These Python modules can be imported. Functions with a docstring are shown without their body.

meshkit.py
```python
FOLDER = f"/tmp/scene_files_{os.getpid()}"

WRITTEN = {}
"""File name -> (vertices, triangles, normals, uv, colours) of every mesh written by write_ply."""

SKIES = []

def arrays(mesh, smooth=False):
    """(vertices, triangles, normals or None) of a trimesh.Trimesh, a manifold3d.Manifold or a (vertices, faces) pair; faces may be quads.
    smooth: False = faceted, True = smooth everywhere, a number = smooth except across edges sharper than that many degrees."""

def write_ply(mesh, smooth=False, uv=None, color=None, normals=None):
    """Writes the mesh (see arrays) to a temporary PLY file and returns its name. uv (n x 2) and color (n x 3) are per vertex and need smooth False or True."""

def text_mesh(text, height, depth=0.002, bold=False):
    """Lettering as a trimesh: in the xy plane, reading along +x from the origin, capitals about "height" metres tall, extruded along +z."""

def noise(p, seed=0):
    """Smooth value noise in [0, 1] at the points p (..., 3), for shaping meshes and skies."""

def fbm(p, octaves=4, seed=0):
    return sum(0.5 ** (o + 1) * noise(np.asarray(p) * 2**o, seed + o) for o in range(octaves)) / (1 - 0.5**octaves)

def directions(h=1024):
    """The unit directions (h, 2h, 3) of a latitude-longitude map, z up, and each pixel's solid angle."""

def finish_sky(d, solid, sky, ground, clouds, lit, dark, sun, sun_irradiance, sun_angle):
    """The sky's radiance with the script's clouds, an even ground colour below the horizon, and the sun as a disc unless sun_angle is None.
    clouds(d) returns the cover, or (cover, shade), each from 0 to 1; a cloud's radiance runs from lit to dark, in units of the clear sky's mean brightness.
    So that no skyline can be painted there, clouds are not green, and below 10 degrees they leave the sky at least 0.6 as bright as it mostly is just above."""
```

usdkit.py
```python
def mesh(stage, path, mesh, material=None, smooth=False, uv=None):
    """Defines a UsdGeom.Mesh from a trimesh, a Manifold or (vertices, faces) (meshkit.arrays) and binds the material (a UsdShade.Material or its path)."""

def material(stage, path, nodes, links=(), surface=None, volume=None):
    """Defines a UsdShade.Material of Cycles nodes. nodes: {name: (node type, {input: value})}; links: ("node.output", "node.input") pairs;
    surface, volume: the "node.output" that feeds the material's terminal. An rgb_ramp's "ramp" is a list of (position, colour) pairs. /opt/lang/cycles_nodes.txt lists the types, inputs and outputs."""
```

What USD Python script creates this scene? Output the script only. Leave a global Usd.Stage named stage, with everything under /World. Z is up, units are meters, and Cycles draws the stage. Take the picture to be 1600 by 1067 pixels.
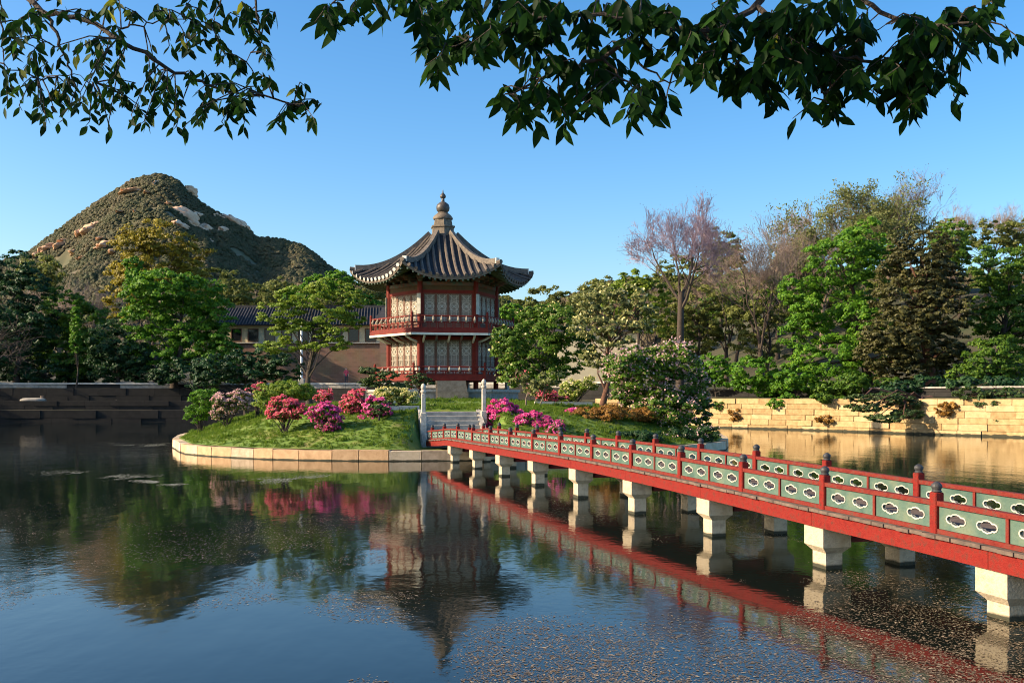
import math, random
from shapely import affinity
import numpy as np, trimesh, shapely, usdkit, meshkit
from shapely.geometry import Polygon, LineString, Point
from pxr import Usd, UsdGeom, UsdLux, UsdShade, Sdf, Gf, Vt

stage = Usd.Stage.CreateInMemory()
UsdGeom.SetStageUpAxis(stage, UsdGeom.Tokens.z)
UsdGeom.SetStageMetersPerUnit(stage, 1.0)
UsdGeom.Xform.Define(stage, '/World')
UsdGeom.Scope.Define(stage, '/World/Looks')
PI = math.pi

# ------------------------------------------------------------------ camera, sky, sun, exposure
EYE = 2.6                       # eye height above the pond
cam = UsdGeom.Camera.Define(stage, '/World/camera')
cam.CreateHorizontalApertureAttr(36.0)
cam.CreateVerticalApertureAttr(36.0 * 682 / 1024)
cam.CreateFocalLengthAttr(36.0)
cam.CreateVerticalApertureOffsetAttr(1.946)
cam.CreateClippingRangeAttr(Gf.Vec2f(0.1, 9000))
cam.CreateExposureAttr(1.15)
cam.AddTranslateOp().Set(Gf.Vec3d(0, 0, EYE))
cam.AddRotateXOp().Set(90.0)

SUN_EL = math.radians(25)
SUN_DIR = np.array([-0.985, -0.17, 0.0]); SUN_DIR /= np.linalg.norm(SUN_DIR)
SUN = np.array([SUN_DIR[0] * math.cos(SUN_EL), SUN_DIR[1] * math.cos(SUN_EL), math.sin(SUN_EL)])
sun = UsdLux.DistantLight.Define(stage, '/World/sun')
sun.CreateIntensityAttr(1.25); sun.CreateAngleAttr(0.5); sun.CreateNormalizeAttr(True)
sun.CreateColorAttr(Gf.Vec3f(1.0, 0.80, 0.56))
q = Gf.Rotation(Gf.Vec3d(0, 0, 1), Gf.Vec3d(*SUN)).GetQuat()
sun.AddOrientOp().Set(Gf.Quatf(q))
dome = UsdLux.DomeLight.Define(stage, '/World/sky')
dome.GetPrim().SetCustomDataByKey('kind', 'structure')
skymat = usdkit.material(stage, '/World/Looks/sky_look', {
    'sky': ('sky_texture', {'sky_type': 'single_scattering', 'sun_disc': False, 'sun_elevation': SUN_EL,
                            'sun_rotation': math.atan2(SUN[0], SUN[1]), 'altitude': 0.0, 'air_density': 1.0, 'aerosol_density': 1.6, 'ozone_density': 2.6}),
    'sat': ('hsv', {'hue': 0.5, 'saturation': 1.34, 'value': 1.0, 'fac': 1.0}),
    'bg': ('background_shader', {'strength': 0.114})}, [('sky.color', 'sat.color'), ('sat.color', 'bg.color')], surface='bg.background')
UsdShade.MaterialBindingAPI.Apply(dome.GetPrim()).Bind(skymat)

# ------------------------------------------------------------------ helpers
NAMES = {}
def numbered(parent, name):
    k = NAMES.get((parent, name), 0); NAMES[(parent, name)] = k + 1
    return name if k == 0 else f'{name}_{k:03d}'

def tagp(prim, label=None, cat=None, group=None, kind=None):
    for k, v in (('label', label), ('category', cat), ('group', group), ('kind', kind)):
        if v: prim.SetCustomDataByKey(k, v)

def set_tint(prim, tint):
    UsdGeom.PrimvarsAPI(prim).CreatePrimvar('tint', Sdf.ValueTypeNames.FloatArray, 'vertex').Set(Vt.FloatArray.FromNumpy(np.asarray(tint, np.float32)))

def vf(m):
    if hasattr(m, 'vertices'): return np.array(m.vertices, float), np.array(m.faces, int)
    v, f = np.asarray(m[0], float), np.asarray(m[1], int)
    if f.shape[1] == 4: f = np.vstack([f[:, [0, 1, 2]], f[:, [0, 2, 3]]])
    return v, f

class Thing:
    def __init__(s, name, label, cat, loc=(0, 0, 0), group=None, kind=None, rotz=0.0):
        s.path = '/World/' + numbered('/World', name)
        s.loc = np.array(loc, float); s.rot = rotz
        x = UsdGeom.Xform.Define(stage, s.path)
        x.AddTranslateOp().Set(Gf.Vec3d(*map(float, loc)))
        if rotz: x.AddRotateZOp().Set(math.degrees(rotz))
        s.prim = x.GetPrim(); tagp(s.prim, label, cat, group, kind)
    def part(s, name, m, mat, parent=None, smooth=False, tint=None, kind=None, label=None, local=False):
        v, f = vf(m)
        if not local:
            v = v - s.loc
        base = parent or s.path
        p = base + '/' + numbered(base, name)
        g = usdkit.mesh(stage, p, (v, f), mat, smooth)
        if tint is not None: set_tint(g.GetPrim(), tint)
        tagp(g.GetPrim(), label, None, None, kind)
        return p

def solo(name, m, mat, label=None, cat=None, group=None, kind=None, smooth=False, tint=None):
    p = '/World/' + numbered('/World', name)
    g = usdkit.mesh(stage, p, vf(m), mat, smooth)
    if tint is not None: set_tint(g.GetPrim(), tint)
    tagp(g.GetPrim(), label, cat, group, kind)
    return p

def copy_of(src, name, loc, rotz, scale, label, cat, group=None):
    p = '/World/' + numbered('/World', name)
    x = UsdGeom.Xform.Define(stage, p)
    x.GetPrim().GetReferences().AddInternalReference(src.path)
    x.ClearXformOpOrder()
    x.AddTranslateOp(opSuffix='c').Set(Gf.Vec3d(*map(float, loc))); x.AddRotateZOp(opSuffix='c').Set(math.degrees(rotz)); x.AddScaleOp(opSuffix='c').Set(Gf.Vec3f(*map(float, np.broadcast_to(scale, 3))))
    x.GetPrim().SetInstanceable(True)
    tagp(x.GetPrim(), label, cat, group)

def at(px, py, Y):      # a point of the place seen at that spot of the picture, at depth Y
    return np.array([(px - 800.0) / 1600.0 * Y, Y, EYE - (py - 620.0) / 1600.0 * Y])

def join(ms):
    vs, fs, n = [], [], 0
    for m in ms:
        v, f = vf(m); vs.append(v); fs.append(f + n); n += len(v)
    return np.vstack(vs), np.vstack(fs)

BOXF = np.array([[0, 3, 2, 1], [4, 5, 6, 7], [0, 1, 5, 4], [1, 2, 6, 5], [2, 3, 7, 6], [3, 0, 4, 7]])
def hexa(p): return vf((np.array(p, float), BOXF))
def box(c, s, rz=0.0):
    x, y, z = np.array(s, float) / 2
    v = np.array([[-x, -y, -z], [x, -y, -z], [x, y, -z], [-x, y, -z], [-x, -y, z], [x, -y, z], [x, y, z], [-x, y, z]])
    if rz: c_, s_ = math.cos(rz), math.sin(rz); v = v @ np.array([[c_, s_, 0], [-s_, c_, 0], [0, 0, 1]])
    return vf((v + np.array(c, float), BOXF))
def cbox(c, s, ch=0.02, rz=0.0):        # box with chamfered vertical and top edges
    x, y, z = np.array(s, float) / 2; ch = min(ch, x * .8, y * .8, z * .8)
    def ring(a, b, zz, k): return [[-a + k, -b, zz], [a - k, -b, zz], [a, -b + k, zz], [a, b - k, zz], [a - k, b, zz], [-a + k, b, zz], [-a, b - k, zz], [-a, -b + k, zz]]
    v = np.array(ring(x, y, -z, ch) + ring(x, y, z - ch, ch) + ring(x - ch, y - ch, z, ch * .4))
    f = []
    for r in range(2):
        for i in range(8):
            a, b = r * 8 + i, r * 8 + (i + 1) % 8
            f += [[a, b, b + 8], [a, b + 8, a + 8]]
    for i in range(1, 7): f += [[16, 16 + i, 17 + i]]
    for i in range(1, 7): f += [[0, i + 1, i]]
    if rz: c_, s_ = math.cos(rz), math.sin(rz); v = v @ np.array([[c_, s_, 0], [-s_, c_, 0], [0, 0, 1]])
    return v + np.array(c, float), np.array(f)
def beam(p0, p1, w, h, up=(0, 0, 1)):   # bar from p0 to p1, w across, h along up
    p0, p1, up = np.array(p0, float), np.array(p1, float), np.array(up, float)
    d = p1 - p0; d /= np.linalg.norm(d); r = np.cross(d, up); r /= np.linalg.norm(r); u = np.cross(r, d)
    q = [p + a * r * w / 2 + b * u * h / 2 for p in (p0, p1) for a, b in ((-1, -1), (1, -1), (1, 1), (-1, 1))]
    return vf((np.array(q), np.array([[0, 1, 2, 3], [7, 6, 5, 4], [0, 4, 5, 1], [1, 5, 6, 2], [2, 6, 7, 3], [3, 7, 4, 0]])))
def tube(pts, rad, n=6, cap=True):
    pts = np.array(pts, float); rad = np.broadcast_to(np.array(rad, float), len(pts))
    d = np.gradient(pts, axis=0); d /= np.maximum(np.linalg.norm(d, axis=1, keepdims=True), 1e-9)
    ref = np.array([0.31, 0.95, 0.05]) if abs(d[:, 2]).mean() > .7 else np.array([0, 0, 1.0])
    a = np.cross(d, ref); a /= np.maximum(np.linalg.norm(a, axis=1, keepdims=True), 1e-9); b = np.cross(d, a)
    t = np.arange(n) / n * 2 * PI
    v = (pts[:, None] + rad[:, None, None] * (a[:, None] * np.cos(t)[None, :, None] + b[:, None] * np.sin(t)[None, :, None])).reshape(-1, 3)
    f = []
    for i in range(len(pts) - 1):
        for j in range(n):
            p, q_ = i * n + j, i * n + (j + 1) % n
            f += [[p, q_, q_ + n], [p, q_ + n, p + n]]
    if cap:
        for j in range(1, n - 1):
            f += [[0, j + 1, j], [(len(pts) - 1) * n, (len(pts) - 1) * n + j, (len(pts) - 1) * n + j + 1]]
    return v, np.array(f)
def lathe(prof, n=16, c=(0, 0, 0), ph=0.0):
    prof = np.array(prof, float); t = np.arange(n) / n * 2 * PI + ph
    v = np.stack([prof[:, None, 0] * np.cos(t), prof[:, None, 0] * np.sin(t), np.repeat(prof[:, None, 1], n, 1)], -1).reshape(-1, 3) + np.array(c, float)
    f = []
    for i in range(len(prof) - 1):
        for j in range(n):
            p, q_ = i * n + j, i * n + (j + 1) % n
            f += [[p, q_, q_ + n], [p, q_ + n, p + n]]
    k = (len(prof) - 1) * n
    for j in range(1, n - 1): f += [[0, j + 1, j], [k, k + j, k + j + 1]]
    return v, np.array(f)
def prism(poly, z0, z1):
    m = trimesh.creation.extrude_polygon(poly if hasattr(poly, 'exterior') else Polygon(poly), z1 - z0, engine='earcut')
    m.apply_translation([0, 0, z0]); return vf(m)
def segs_mesh(S, n=4):          # S rows: p0(3) p1(3) r0 r1 -> tapered prisms
    S = np.array(S, float); p0, p1 = S[:, :3], S[:, 3:6]
    d = p1 - p0; d /= np.maximum(np.linalg.norm(d, axis=1, keepdims=True), 1e-9)
    ref = np.where(np.abs(d[:, 2:3]) > .8, [[1.0, 0, 0]], [[0, 0, 1.0]])
    a = np.cross(d, ref); a /= np.linalg.norm(a, axis=1, keepdims=True); b = np.cross(d, a)
    t = np.arange(n) / n * 2 * PI
    ring = a[:, None] * np.cos(t)[None, :, None] + b[:, None] * np.sin(t)[None, :, None]
    v = np.concatenate([p0[:, None] + ring * S[:, 6, None, None], p1[:, None] + ring * S[:, 7, None, None]], 1).reshape(-1, 3)
    f = np.array([[j, (j + 1) % n, n + (j + 1) % n] for j in range(n)] + [[j, n + (j + 1) % n, n + j] for j in range(n)])
    return v, (f[None] + (np.arange(len(S)) * 2 * n)[:, None, None]).reshape(-1, 3)
def unit(v): return v / np.maximum(np.linalg.norm(v, axis=-1, keepdims=True), 1e-9)
def leaf_quads(c, d, L, W, rng, up=0.4, N=None):  # leaves at c pointing along d
    n = len(c); L = np.broadcast_to(L, n)[:, None]; W = np.broadcast_to(W, n)[:, None]
    d = unit(d); s = unit(np.cross(d, unit(rng.normal(size=(n, 3)) + [0, 0, up]))) if N is None else unit(np.cross(N, d))
    nn = np.cross(s, d)
    v = np.stack([c - d * L / 2, c + s * W / 2 + nn * L * .06, c + d * L / 2, c - s * W / 2 + nn * L * .06], 1).reshape(-1, 3)
    f = (np.array([[0, 1, 2], [0, 2, 3]])[None] + (np.arange(n) * 4)[:, None, None]).reshape(-1, 3)
    return v, f
def sstep(x, a, b):
    t = np.clip((np.asarray(x, float) - a) / (b - a), 0, 1); return t * t * (3 - 2 * t)

# ------------------------------------------------------------------ materials
def surf(name, c1, c2, scale=3.0, rough=0.7, bump=0.0, detail=5, spec=0.4, bscale=None, space='position', c3=None, wl=None):
    nodes = {'g': ('geometry', {}), 'tc': ('texture_coordinate', {}), 'n': ('noise_texture', {'scale': scale, 'detail': detail, 'roughness': .6}),
             'r': ('rgb_ramp', {'ramp': [(.32, c1), (.68, c2)] if c3 is None else [(.3, c1), (.5, c2), (.7, c3)]}),
             'p': ('principled_bsdf', {'roughness': rough, 'specular_ior_level': spec})}
    src = 'g.position' if space == 'position' else 'tc.object'
    links = [(src, 'n.vector'), ('n.fac', 'r.fac'), ('r.color', 'p.base_color')]
    if wl is not None:
        nodes |= {'sx': ('separate_xyz', {}), 'nw': ('noise_texture', {'scale': 2.2, 'detail': 4}), 'ma': ('math', {'math_type': 'multiply_add', 'value2': -wl * 1.6}), 'mp2': ('map_range', {'from_min': -wl * .1, 'from_max': wl * .35, 'to_min': 0.0, 'to_max': 1.0, 'clamp': True}), 'mw': ('mix_color', {'blend_type': 'mix', 'a': (.035, .034, .018)})}
        links = [l for l in links if l[1] != 'p.base_color'] + [('g.position', 'sx.vector'), ('g.position', 'nw.vector'), ('nw.fac', 'ma.value1'), ('sx.z', 'ma.value3'), ('ma.value', 'mp2.value'), ('mp2.result', 'mw.fac'), ('r.color', 'mw.b'), ('mw.result', 'p.base_color')]
    if bump:
        nodes['n2'] = ('noise_texture', {'scale': bscale or scale * 6, 'detail': 4}); nodes['b'] = ('bump', {'strength': bump, 'distance': .03})
        links += [(src, 'n2.vector'), ('n2.fac', 'b.height'), ('b.normal', 'p.normal')]
    return usdkit.material(stage, '/World/Looks/' + name, nodes, links, surface='p.BSDF')

def leafy(name, dark, mid, light, trans=0.28, spec=0.25, big=0.35):
    nodes = {'a': ('attribute', {'attribute': 'tint'}), 'r': ('rgb_ramp', {'ramp': [(0, dark), (.5, mid), (1, light)]}),
             'g': ('geometry', {}), 'n': ('noise_texture', {'scale': big, 'detail': 2}), 'm': ('math', {'math_type': 'multiply_add', 'value2': .9, 'value3': -.45}),
             'ad': ('math', {'math_type': 'add', 'use_clamp': True}),
             'p': ('principled_bsdf', {'roughness': .5, 'specular_ior_level': spec}), 't': ('translucent_bsdf', {}), 'x': ('mix_closure', {'fac': trans})}
    links = [('g.position', 'n.vector'), ('n.fac', 'm.value1'), ('m.value', 'ad.value1'), ('a.fac', 'ad.value2'), ('ad.value', 'r.fac'),
             ('r.color', 'p.base_color'), ('r.color', 't.color'), ('p.BSDF', 'x.closure1'), ('t.BSDF', 'x.closure2')]
    return usdkit.material(stage, '/World/Looks/' + name, nodes, links, surface='x.closure')

M = {}
M['bright'] = leafy('bright_leaf', (.035, .105, .010), (.085, .215, .013), (.18, .31, .02), .42)
M['green'] = leafy('green_leaf', (.028, .072, .012), (.078, .165, .015), (.17, .25, .022), .42)
M['lime'] = leafy('lime_leaf', (.07, .125, .012), (.16, .24, .02), (.27, .33, .045), .4)
M['dark'] = leafy('dark_leaf', (.008, .028, .011), (.020, .06, .018), (.045, .10, .025))
M['olive'] = leafy('olive_leaf', (.12, .108, .012), (.25, .205, .018), (.35, .29, .035), .4)
M['conifer'] = leafy('conifer_needles', (.024, .027, .008), (.062, .062, .017), (.11, .10, .028), .22)
M['pine'] = leafy('pine_needles', (.018, .04, .010), (.042, .075, .016), (.08, .115, .025), .22)
M['paleleaf'] = leafy('pale_young_leaf', (.08, .10, .03), (.15, .17, .05), (.22, .24, .08), .35)
M['drab'] = leafy('drab_leaf', (.075, .092, .022), (.15, .17, .036), (.22, .235, .055), .42)
M['bud'] = leafy('mauve_buds', (.12, .08, .10), (.20, .135, .165), (.27, .19, .22), .3)
M['budbrown'] = leafy('brown_buds', (.08, .055, .04), (.14, .095, .065), (.2, .14, .09), .3)
M['pink'] = leafy('hot_pink_petals', (.62, .03, .22), (.82, .09, .37), (.90, .30, .56), .35, big=2)
M['magenta'] = leafy('magenta_petals', (.50, .025, .17), (.74, .09, .33), (.84, .30, .52), .35, big=2)
M['coral'] = leafy('coral_petals', (.55, .05, .10), (.72, .13, .19), (.80, .30, .34), .35, big=2)
M['palepink'] = leafy('pale_pink_petals', (.50, .28, .26), (.66, .42, .40), (.78, .60, .56), .35, big=2)
M['cream'] = leafy('cream_petals', (.50, .44, .14), (.66, .60, .24), (.76, .72, .40), .35, big=2)
M['ochre'] = leafy('ochre_shrub_leaf', (.14, .06, .012), (.24, .115, .02), (.34, .19, .03), .25, big=1.2)
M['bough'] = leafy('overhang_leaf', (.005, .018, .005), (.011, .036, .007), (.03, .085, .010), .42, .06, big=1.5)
M['boughlit'] = leafy('overhang_leaf_lit', (.10, .14, .01), (.2, .22, .015), (.3, .3, .03), .45, .3, big=1.5)  # sunlit copy of the bough leaf, its light put into the colour
M['grass'] = leafy('grass_blades', (.055, .11, .010), (.115, .20, .016), (.20, .245, .03), .4, .15, big=.7)
M['bark'] = surf('dark_bark', (.025, .018, .014), (.07, .05, .035), 9, .9, .6)
M['barkred'] = surf('reddish_pine_bark', (.06, .025, .015), (.15, .07, .04), 8, .9, .6)
M['barkpale'] = surf('pale_bark', (.10, .07, .05), (.22, .16, .12), 8, .9, .5)
M['twig'] = surf('bare_twig', (.17, .12, .09), (.30, .22, .17), 3, .9)
M['twigmauve'] = surf('mauve_twig', (.17, .12, .145), (.28, .205, .24), 3, .9)
M['ground'] = surf('earth_ground', (.026, .025, .012), (.05, .045, .02), .35, .95, .4, c3=(.03, .05, .014))
M['lawn'] = surf('island_turf', (.07, .12, .014), (.11, .18, .018), .9, .95, .5, c3=(.20, .17, .045))
M['granite'] = surf('pale_granite', (.30, .27, .22), (.47, .43, .36), 7, .8, .35)
M['granitegrey'] = surf('weathered_granite', (.20, .185, .16), (.36, .33, .28), 3, .85, .45)
M['stepstone'] = surf('brown_step_stone', (.20, .145, .09), (.33, .25, .17), 4, .85, .4)
M['bankshade'] = surf('shade_toned_bank_stone', (.006, .0055, .0045), (.018, .016, .013), 1.5, .9, .5)  # stone near black: the shade of the bank is put into its colour
M['kerb'] = surf('pale_coping', (.38, .35, .29), (.52, .48, .41), 2.5, .85, .3)
for i, (a, b) in enumerate((((.42, .30, .17), (.56, .43, .27)), ((.48, .37, .23), (.62, .50, .34)), ((.36, .22, .11), (.50, .33, .18)), ((.30, .22, .14), (.46, .36, .25)))):
    M[f'edge{i}'] = surf(f'edge_stone_{"abcd"[i]}', a, b, 4, .85, .5, wl=.05)
for i, (a, b) in enumerate((((.30, .20, .085), (.44, .32, .155)), ((.35, .25, .12), (.49, .37, .20)), ((.24, .15, .06), (.37, .26, .12)))):
    M[f'wall{i}'] = surf(f'bank_wall_stone_{"abc"[i]}', a, b, 3, .9, .5, wl=.14)
M['redbeam'] = surf('red_bridge_paint', (.125, .007, .005), (.18, .012, .007), 11, .75, .45, c3=(.085, .022, .014), detail=9, spec=.2)
M['redwood'] = surf('faded_red_paint', (.10, .010, .007), (.155, .02, .013), 11, .8, .45, c3=(.09, .04, .028), detail=9, spec=.2)
M['reddark'] = surf('dark_red_paint', (.16, .016, .018), (.25, .03, .028), 4, .6, .15)
M['redlac'] = surf('pavilion_red_paint', (.105, .011, .006), (.17, .018, .009), 4, .7, .2, spec=.25)
M['panel'] = surf('green_panel_paint', (.038, .08, .066), (.068, .115, .09), 3.0, .75, .4, c3=(.115, .145, .10), detail=9, spec=.25)
M['white'] = surf('white_paint', (.30, .29, .235), (.47, .45, .38), 6, .7)
M['motif'] = surf('panel_hollow_wood', (.05, .032, .022), (.10, .065, .045), 6, .8)
M['cap'] = surf('blackened_post_cap', (.018, .018, .02), (.05, .05, .05), 12, .55, .2)
M['deck'] = surf('deck_wood', (.07, .05, .04), (.14, .10, .075), 6, .85, .3)
M['pier'] = surf('bridge_pier_granite', (.34, .27, .17), (.46, .38, .26), 6, .85, .5, c3=(.30, .245, .17), wl=.07)
M['tile'] = surf('roof_tile_shade', (.012, .012, .013), (.03, .029, .030), 6, .75, .3)  # valleys between the tile rows, their shade put into the colour
M['tilecap'] = surf('roof_tile_lit', (.062, .048, .036), (.135, .105, .078), 5, .75, .35)  # same tile on the rows, toned lighter and warmer as if sunlit
M['ridge'] = surf('ridge_tile', (.07, .058, .046), (.16, .13, .10), 5, .75, .4)
M['lime_end'] = surf('lime_plaster_ends', (.52, .48, .40), (.68, .64, .56), 6, .8)
M['finial'] = surf('finial_stone', (.07, .053, .036), (.17, .135, .095), 5, .75, .45)
M['finialdark'] = surf('finial_dark_bulb', (.035, .03, .025), (.08, .065, .05), 6, .45, .3)
M['soffit'] = surf('painted_eave_wood', (.035, .06, .045), (.075, .07, .05), 5, .8)
M['rafter'] = surf('painted_rafter', (.06, .10, .08), (.10, .13, .09), 5, .8)
M['bracket'] = surf('painted_bracket', (.05, .12, .10), (.20, .06, .04), 3, .75)
M['paper'] = surf('door_paper', (.17, .145, .11), (.26, .22, .165), 5, .8)
M['lattice'] = surf('door_lattice_wood', (.34, .30, .235), (.47, .42, .34), 6, .7)
M['doorframe'] = surf('door_frame_wood', (.10, .05, .03), (.17, .085, .05), 6, .7)
M['frieze'] = surf('ochre_frieze_paint', (.05, .03, .012), (.09, .055, .02), 5, .8)
M['baluster'] = surf('baluster_wood', (.24, .20, .15), (.36, .31, .24), 5, .7)
M['cornice'] = surf('bracket_white', (.45, .45, .38), (.62, .60, .50), 5, .7)
M['rooffar'] = surf('building_roof_tile', (.016, .016, .018), (.036, .035, .038), 2, .7, .3)
M['plaster'] = surf('cream_plaster', (.52, .44, .27), (.62, .54, .36), 1.2, .9)
M['glassdark'] = usdkit.material(stage, '/World/Looks/window_dark', {'p': ('principled_bsdf', {'base_color': (.012, .014, .016), 'roughness': .12})}, [], surface='p.BSDF')
M['brickwall'] = usdkit.material(stage, '/World/Looks/brown_brick_wall', {
    'g': ('geometry', {}), 'mp': ('mapping', {'rotation': (PI / 2, 0, 0)}), 'b': ('brick_texture', {'color1': (.22, .13, .075), 'color2': (.29, .17, .10), 'mortar': (.26, .20, .14), 'scale': 1.0, 'brick_width': .6, 'row_height': .25, 'mortar_size': .015}),
    'n': ('noise_texture', {'scale': .6, 'detail': 5}), 'm': ('mix_color', {'blend_type': 'multiply', 'fac': .5}), 'p': ('principled_bsdf', {'roughness': .9})},
    [('g.position', 'mp.vector'), ('mp.vector', 'b.vector'), ('g.position', 'n.vector'), ('b.color', 'm.a'), ('n.color', 'm.b'), ('m.result', 'p.base_color')], surface='p.BSDF')
M['pole'] = surf('white_pole', (.62, .60, .55), (.74, .72, .68), 4, .6)
M['mount'] = surf('mountain_scrub', (.045, .055, .026), (.08, .075, .036), .02, .95, 0, c3=(.13, .10, .065))
M['rock'] = surf('mountain_rock', (.42, .24, .14), (.60, .40, .26), .08, .9, .4, bscale=.25)
M['mtree'] = leafy('mountain_trees', (.045, .072, .036), (.115, .120, .058), (.23, .17, .11), .25, .1, big=.022)
M['speck'] = leafy('floating_debris', (.07, .05, .028), (.16, .115, .065), (.36, .28, .18), .1, .3, big=.3)
M['flecks'] = surf('pale_flecks', (.10, .11, .075), (.20, .20, .15), 3, .8)  # pale tone of the thin streaks lying on the water
M['skin'] = surf('skin', (.45, .28, .2), (.5, .32, .23), 5, .6)
M['shirt'] = surf('red_top', (.5, .05, .08), (.58, .08, .12), 5, .8)
M['trouser'] = surf('dark_trousers', (.02, .02, .03), (.04, .04, .05), 5, .8)
M['hair'] = surf('dark_hair', (.01, .009, .008), (.02, .018, .015), 9, .6)
M['water'] = usdkit.material(stage, '/World/Looks/pond_water', {
    'g': ('geometry', {}), 'mp': ('mapping', {'scale': (1.0, .45, 1.0)}),
    'n1': ('noise_texture', {'scale': 1.1, 'detail': 3, 'roughness': .5}), 'n2': ('noise_texture', {'scale': 7.0, 'detail': 3}),
    'nm': ('noise_texture', {'scale': .07, 'detail': 2}), 'mr': ('map_range', {'from_min': .42, 'from_max': .62, 'to_min': .1, 'to_max': 1.0, 'clamp': True}),
    'mu': ('math', {'math_type': 'multiply'}), 'm2': ('math', {'math_type': 'multiply_add', 'value2': .34}),
    'b': ('bump', {'strength': .40, 'distance': .022}),
    'p': ('principled_bsdf', {'base_color': (.004, .006, .004), 'roughness': .045, 'ior': 1.333, 'specular_ior_level': .46})},
    [('g.position', 'mp.vector'), ('mp.vector', 'n1.vector'), ('g.position', 'n2.vector'), ('g.position', 'nm.vector'), ('nm.fac', 'mr.value'),
     ('mr.result', 'mu.value1'), ('n2.fac', 'mu.value2'), ('mu.value', 'm2.value1'), ('n1.fac', 'm2.value3'), ('m2.value', 'b.height'), ('b.normal', 'p.normal')], surface='p.BSDF')

# ------------------------------------------------------------------ the setting: pond, ground, mountain
POND = Polygon([(-62, 5), (-62, 104), (-25, 107), (-5, 104), (8, 96), (17.3, 86.7), (22.7, 80.6), (29.6, 69.6), (33, 65.5), (38, 50), (41, 30), (40, 5)])
shapely.prepare(POND)
def pond_dist(x, y):
    p = shapely.points(np.asarray(x, float), np.asarray(y, float))
    return np.where(shapely.contains(POND, p), -1, 1) * shapely.distance(POND.exterior, p)
def ground_z(x, y):
    x, y = np.asarray(x, float), np.asarray(y, float)
    d = pond_dist(x, y) - .9
    left = sstep(-x, -14, -2) * sstep(y, 70, 95)
    near = 1 - sstep(y, 14, 45)
    lev_left = np.where(d < 2.2, 1.25, np.where(d < 4.6, 2.15, np.where(d < 6.6, 3.55, 4.1)))
    lev_right = 2.55 + .9 * sstep(d, 6, 9)
    lev = left * lev_left + (1 - left) * lev_right
    lev = near * (1.0 + .3 * sstep(d, 1, 8)) + (1 - near) * lev
    z = np.where(d > 0, lev, np.clip(-d / -.5, -1, 0) * 1.4)
    z = z + 13 * sstep(d, 10, 62) * sstep(x, 8, 45) * sstep(y, 30, 60)              # slope behind the right bank
    z = z + 3.0 * sstep(d, 14, 60) * sstep(-x, -8, 20) * sstep(y, 60, 95)
    r = np.hypot(x, y)
    prof = np.interp(x / np.maximum(y, 1), [-.9, -.5, -.3, -.17, -.1, 0, .08, .15, .3, .6], [34, 32, 36, 41, 33, 33, 30, 31, 36, 36])
    z = z + np.where(y > 0, prof * sstep(y, 170, 470) * (1 - .75 * sstep(y, 520, 800)), 0) * (.85 + .3 * meshkit.fbm(np.stack([x / 90, y / 90, x * 0], -1), 3, 5))
    return z
def axis(lo, hi, step, far, n):
    k = np.linspace(0, 1, n + 1)[1:] ** 2.2
    return np.concatenate([(lo - far * k)[::-1], np.arange(lo, hi + .01, step), hi + far * k])
gx, gy = axis(-76, 66, .8, 5000, 46), axis(-12, 135, .8, 5600, 60)
X, Y = np.meshgrid(gx, gy)
Z = ground_z(X.ravel(), Y.ravel()) + .12 * (meshkit.fbm(np.stack([X.ravel() / 3, Y.ravel() / 3, X.ravel() * 0], -1), 3, 2) - .5)
nx = len(gx); I = np.arange((len(gy) - 1) * nx).reshape(len(gy) - 1, nx)[:, :-1].ravel()
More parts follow.
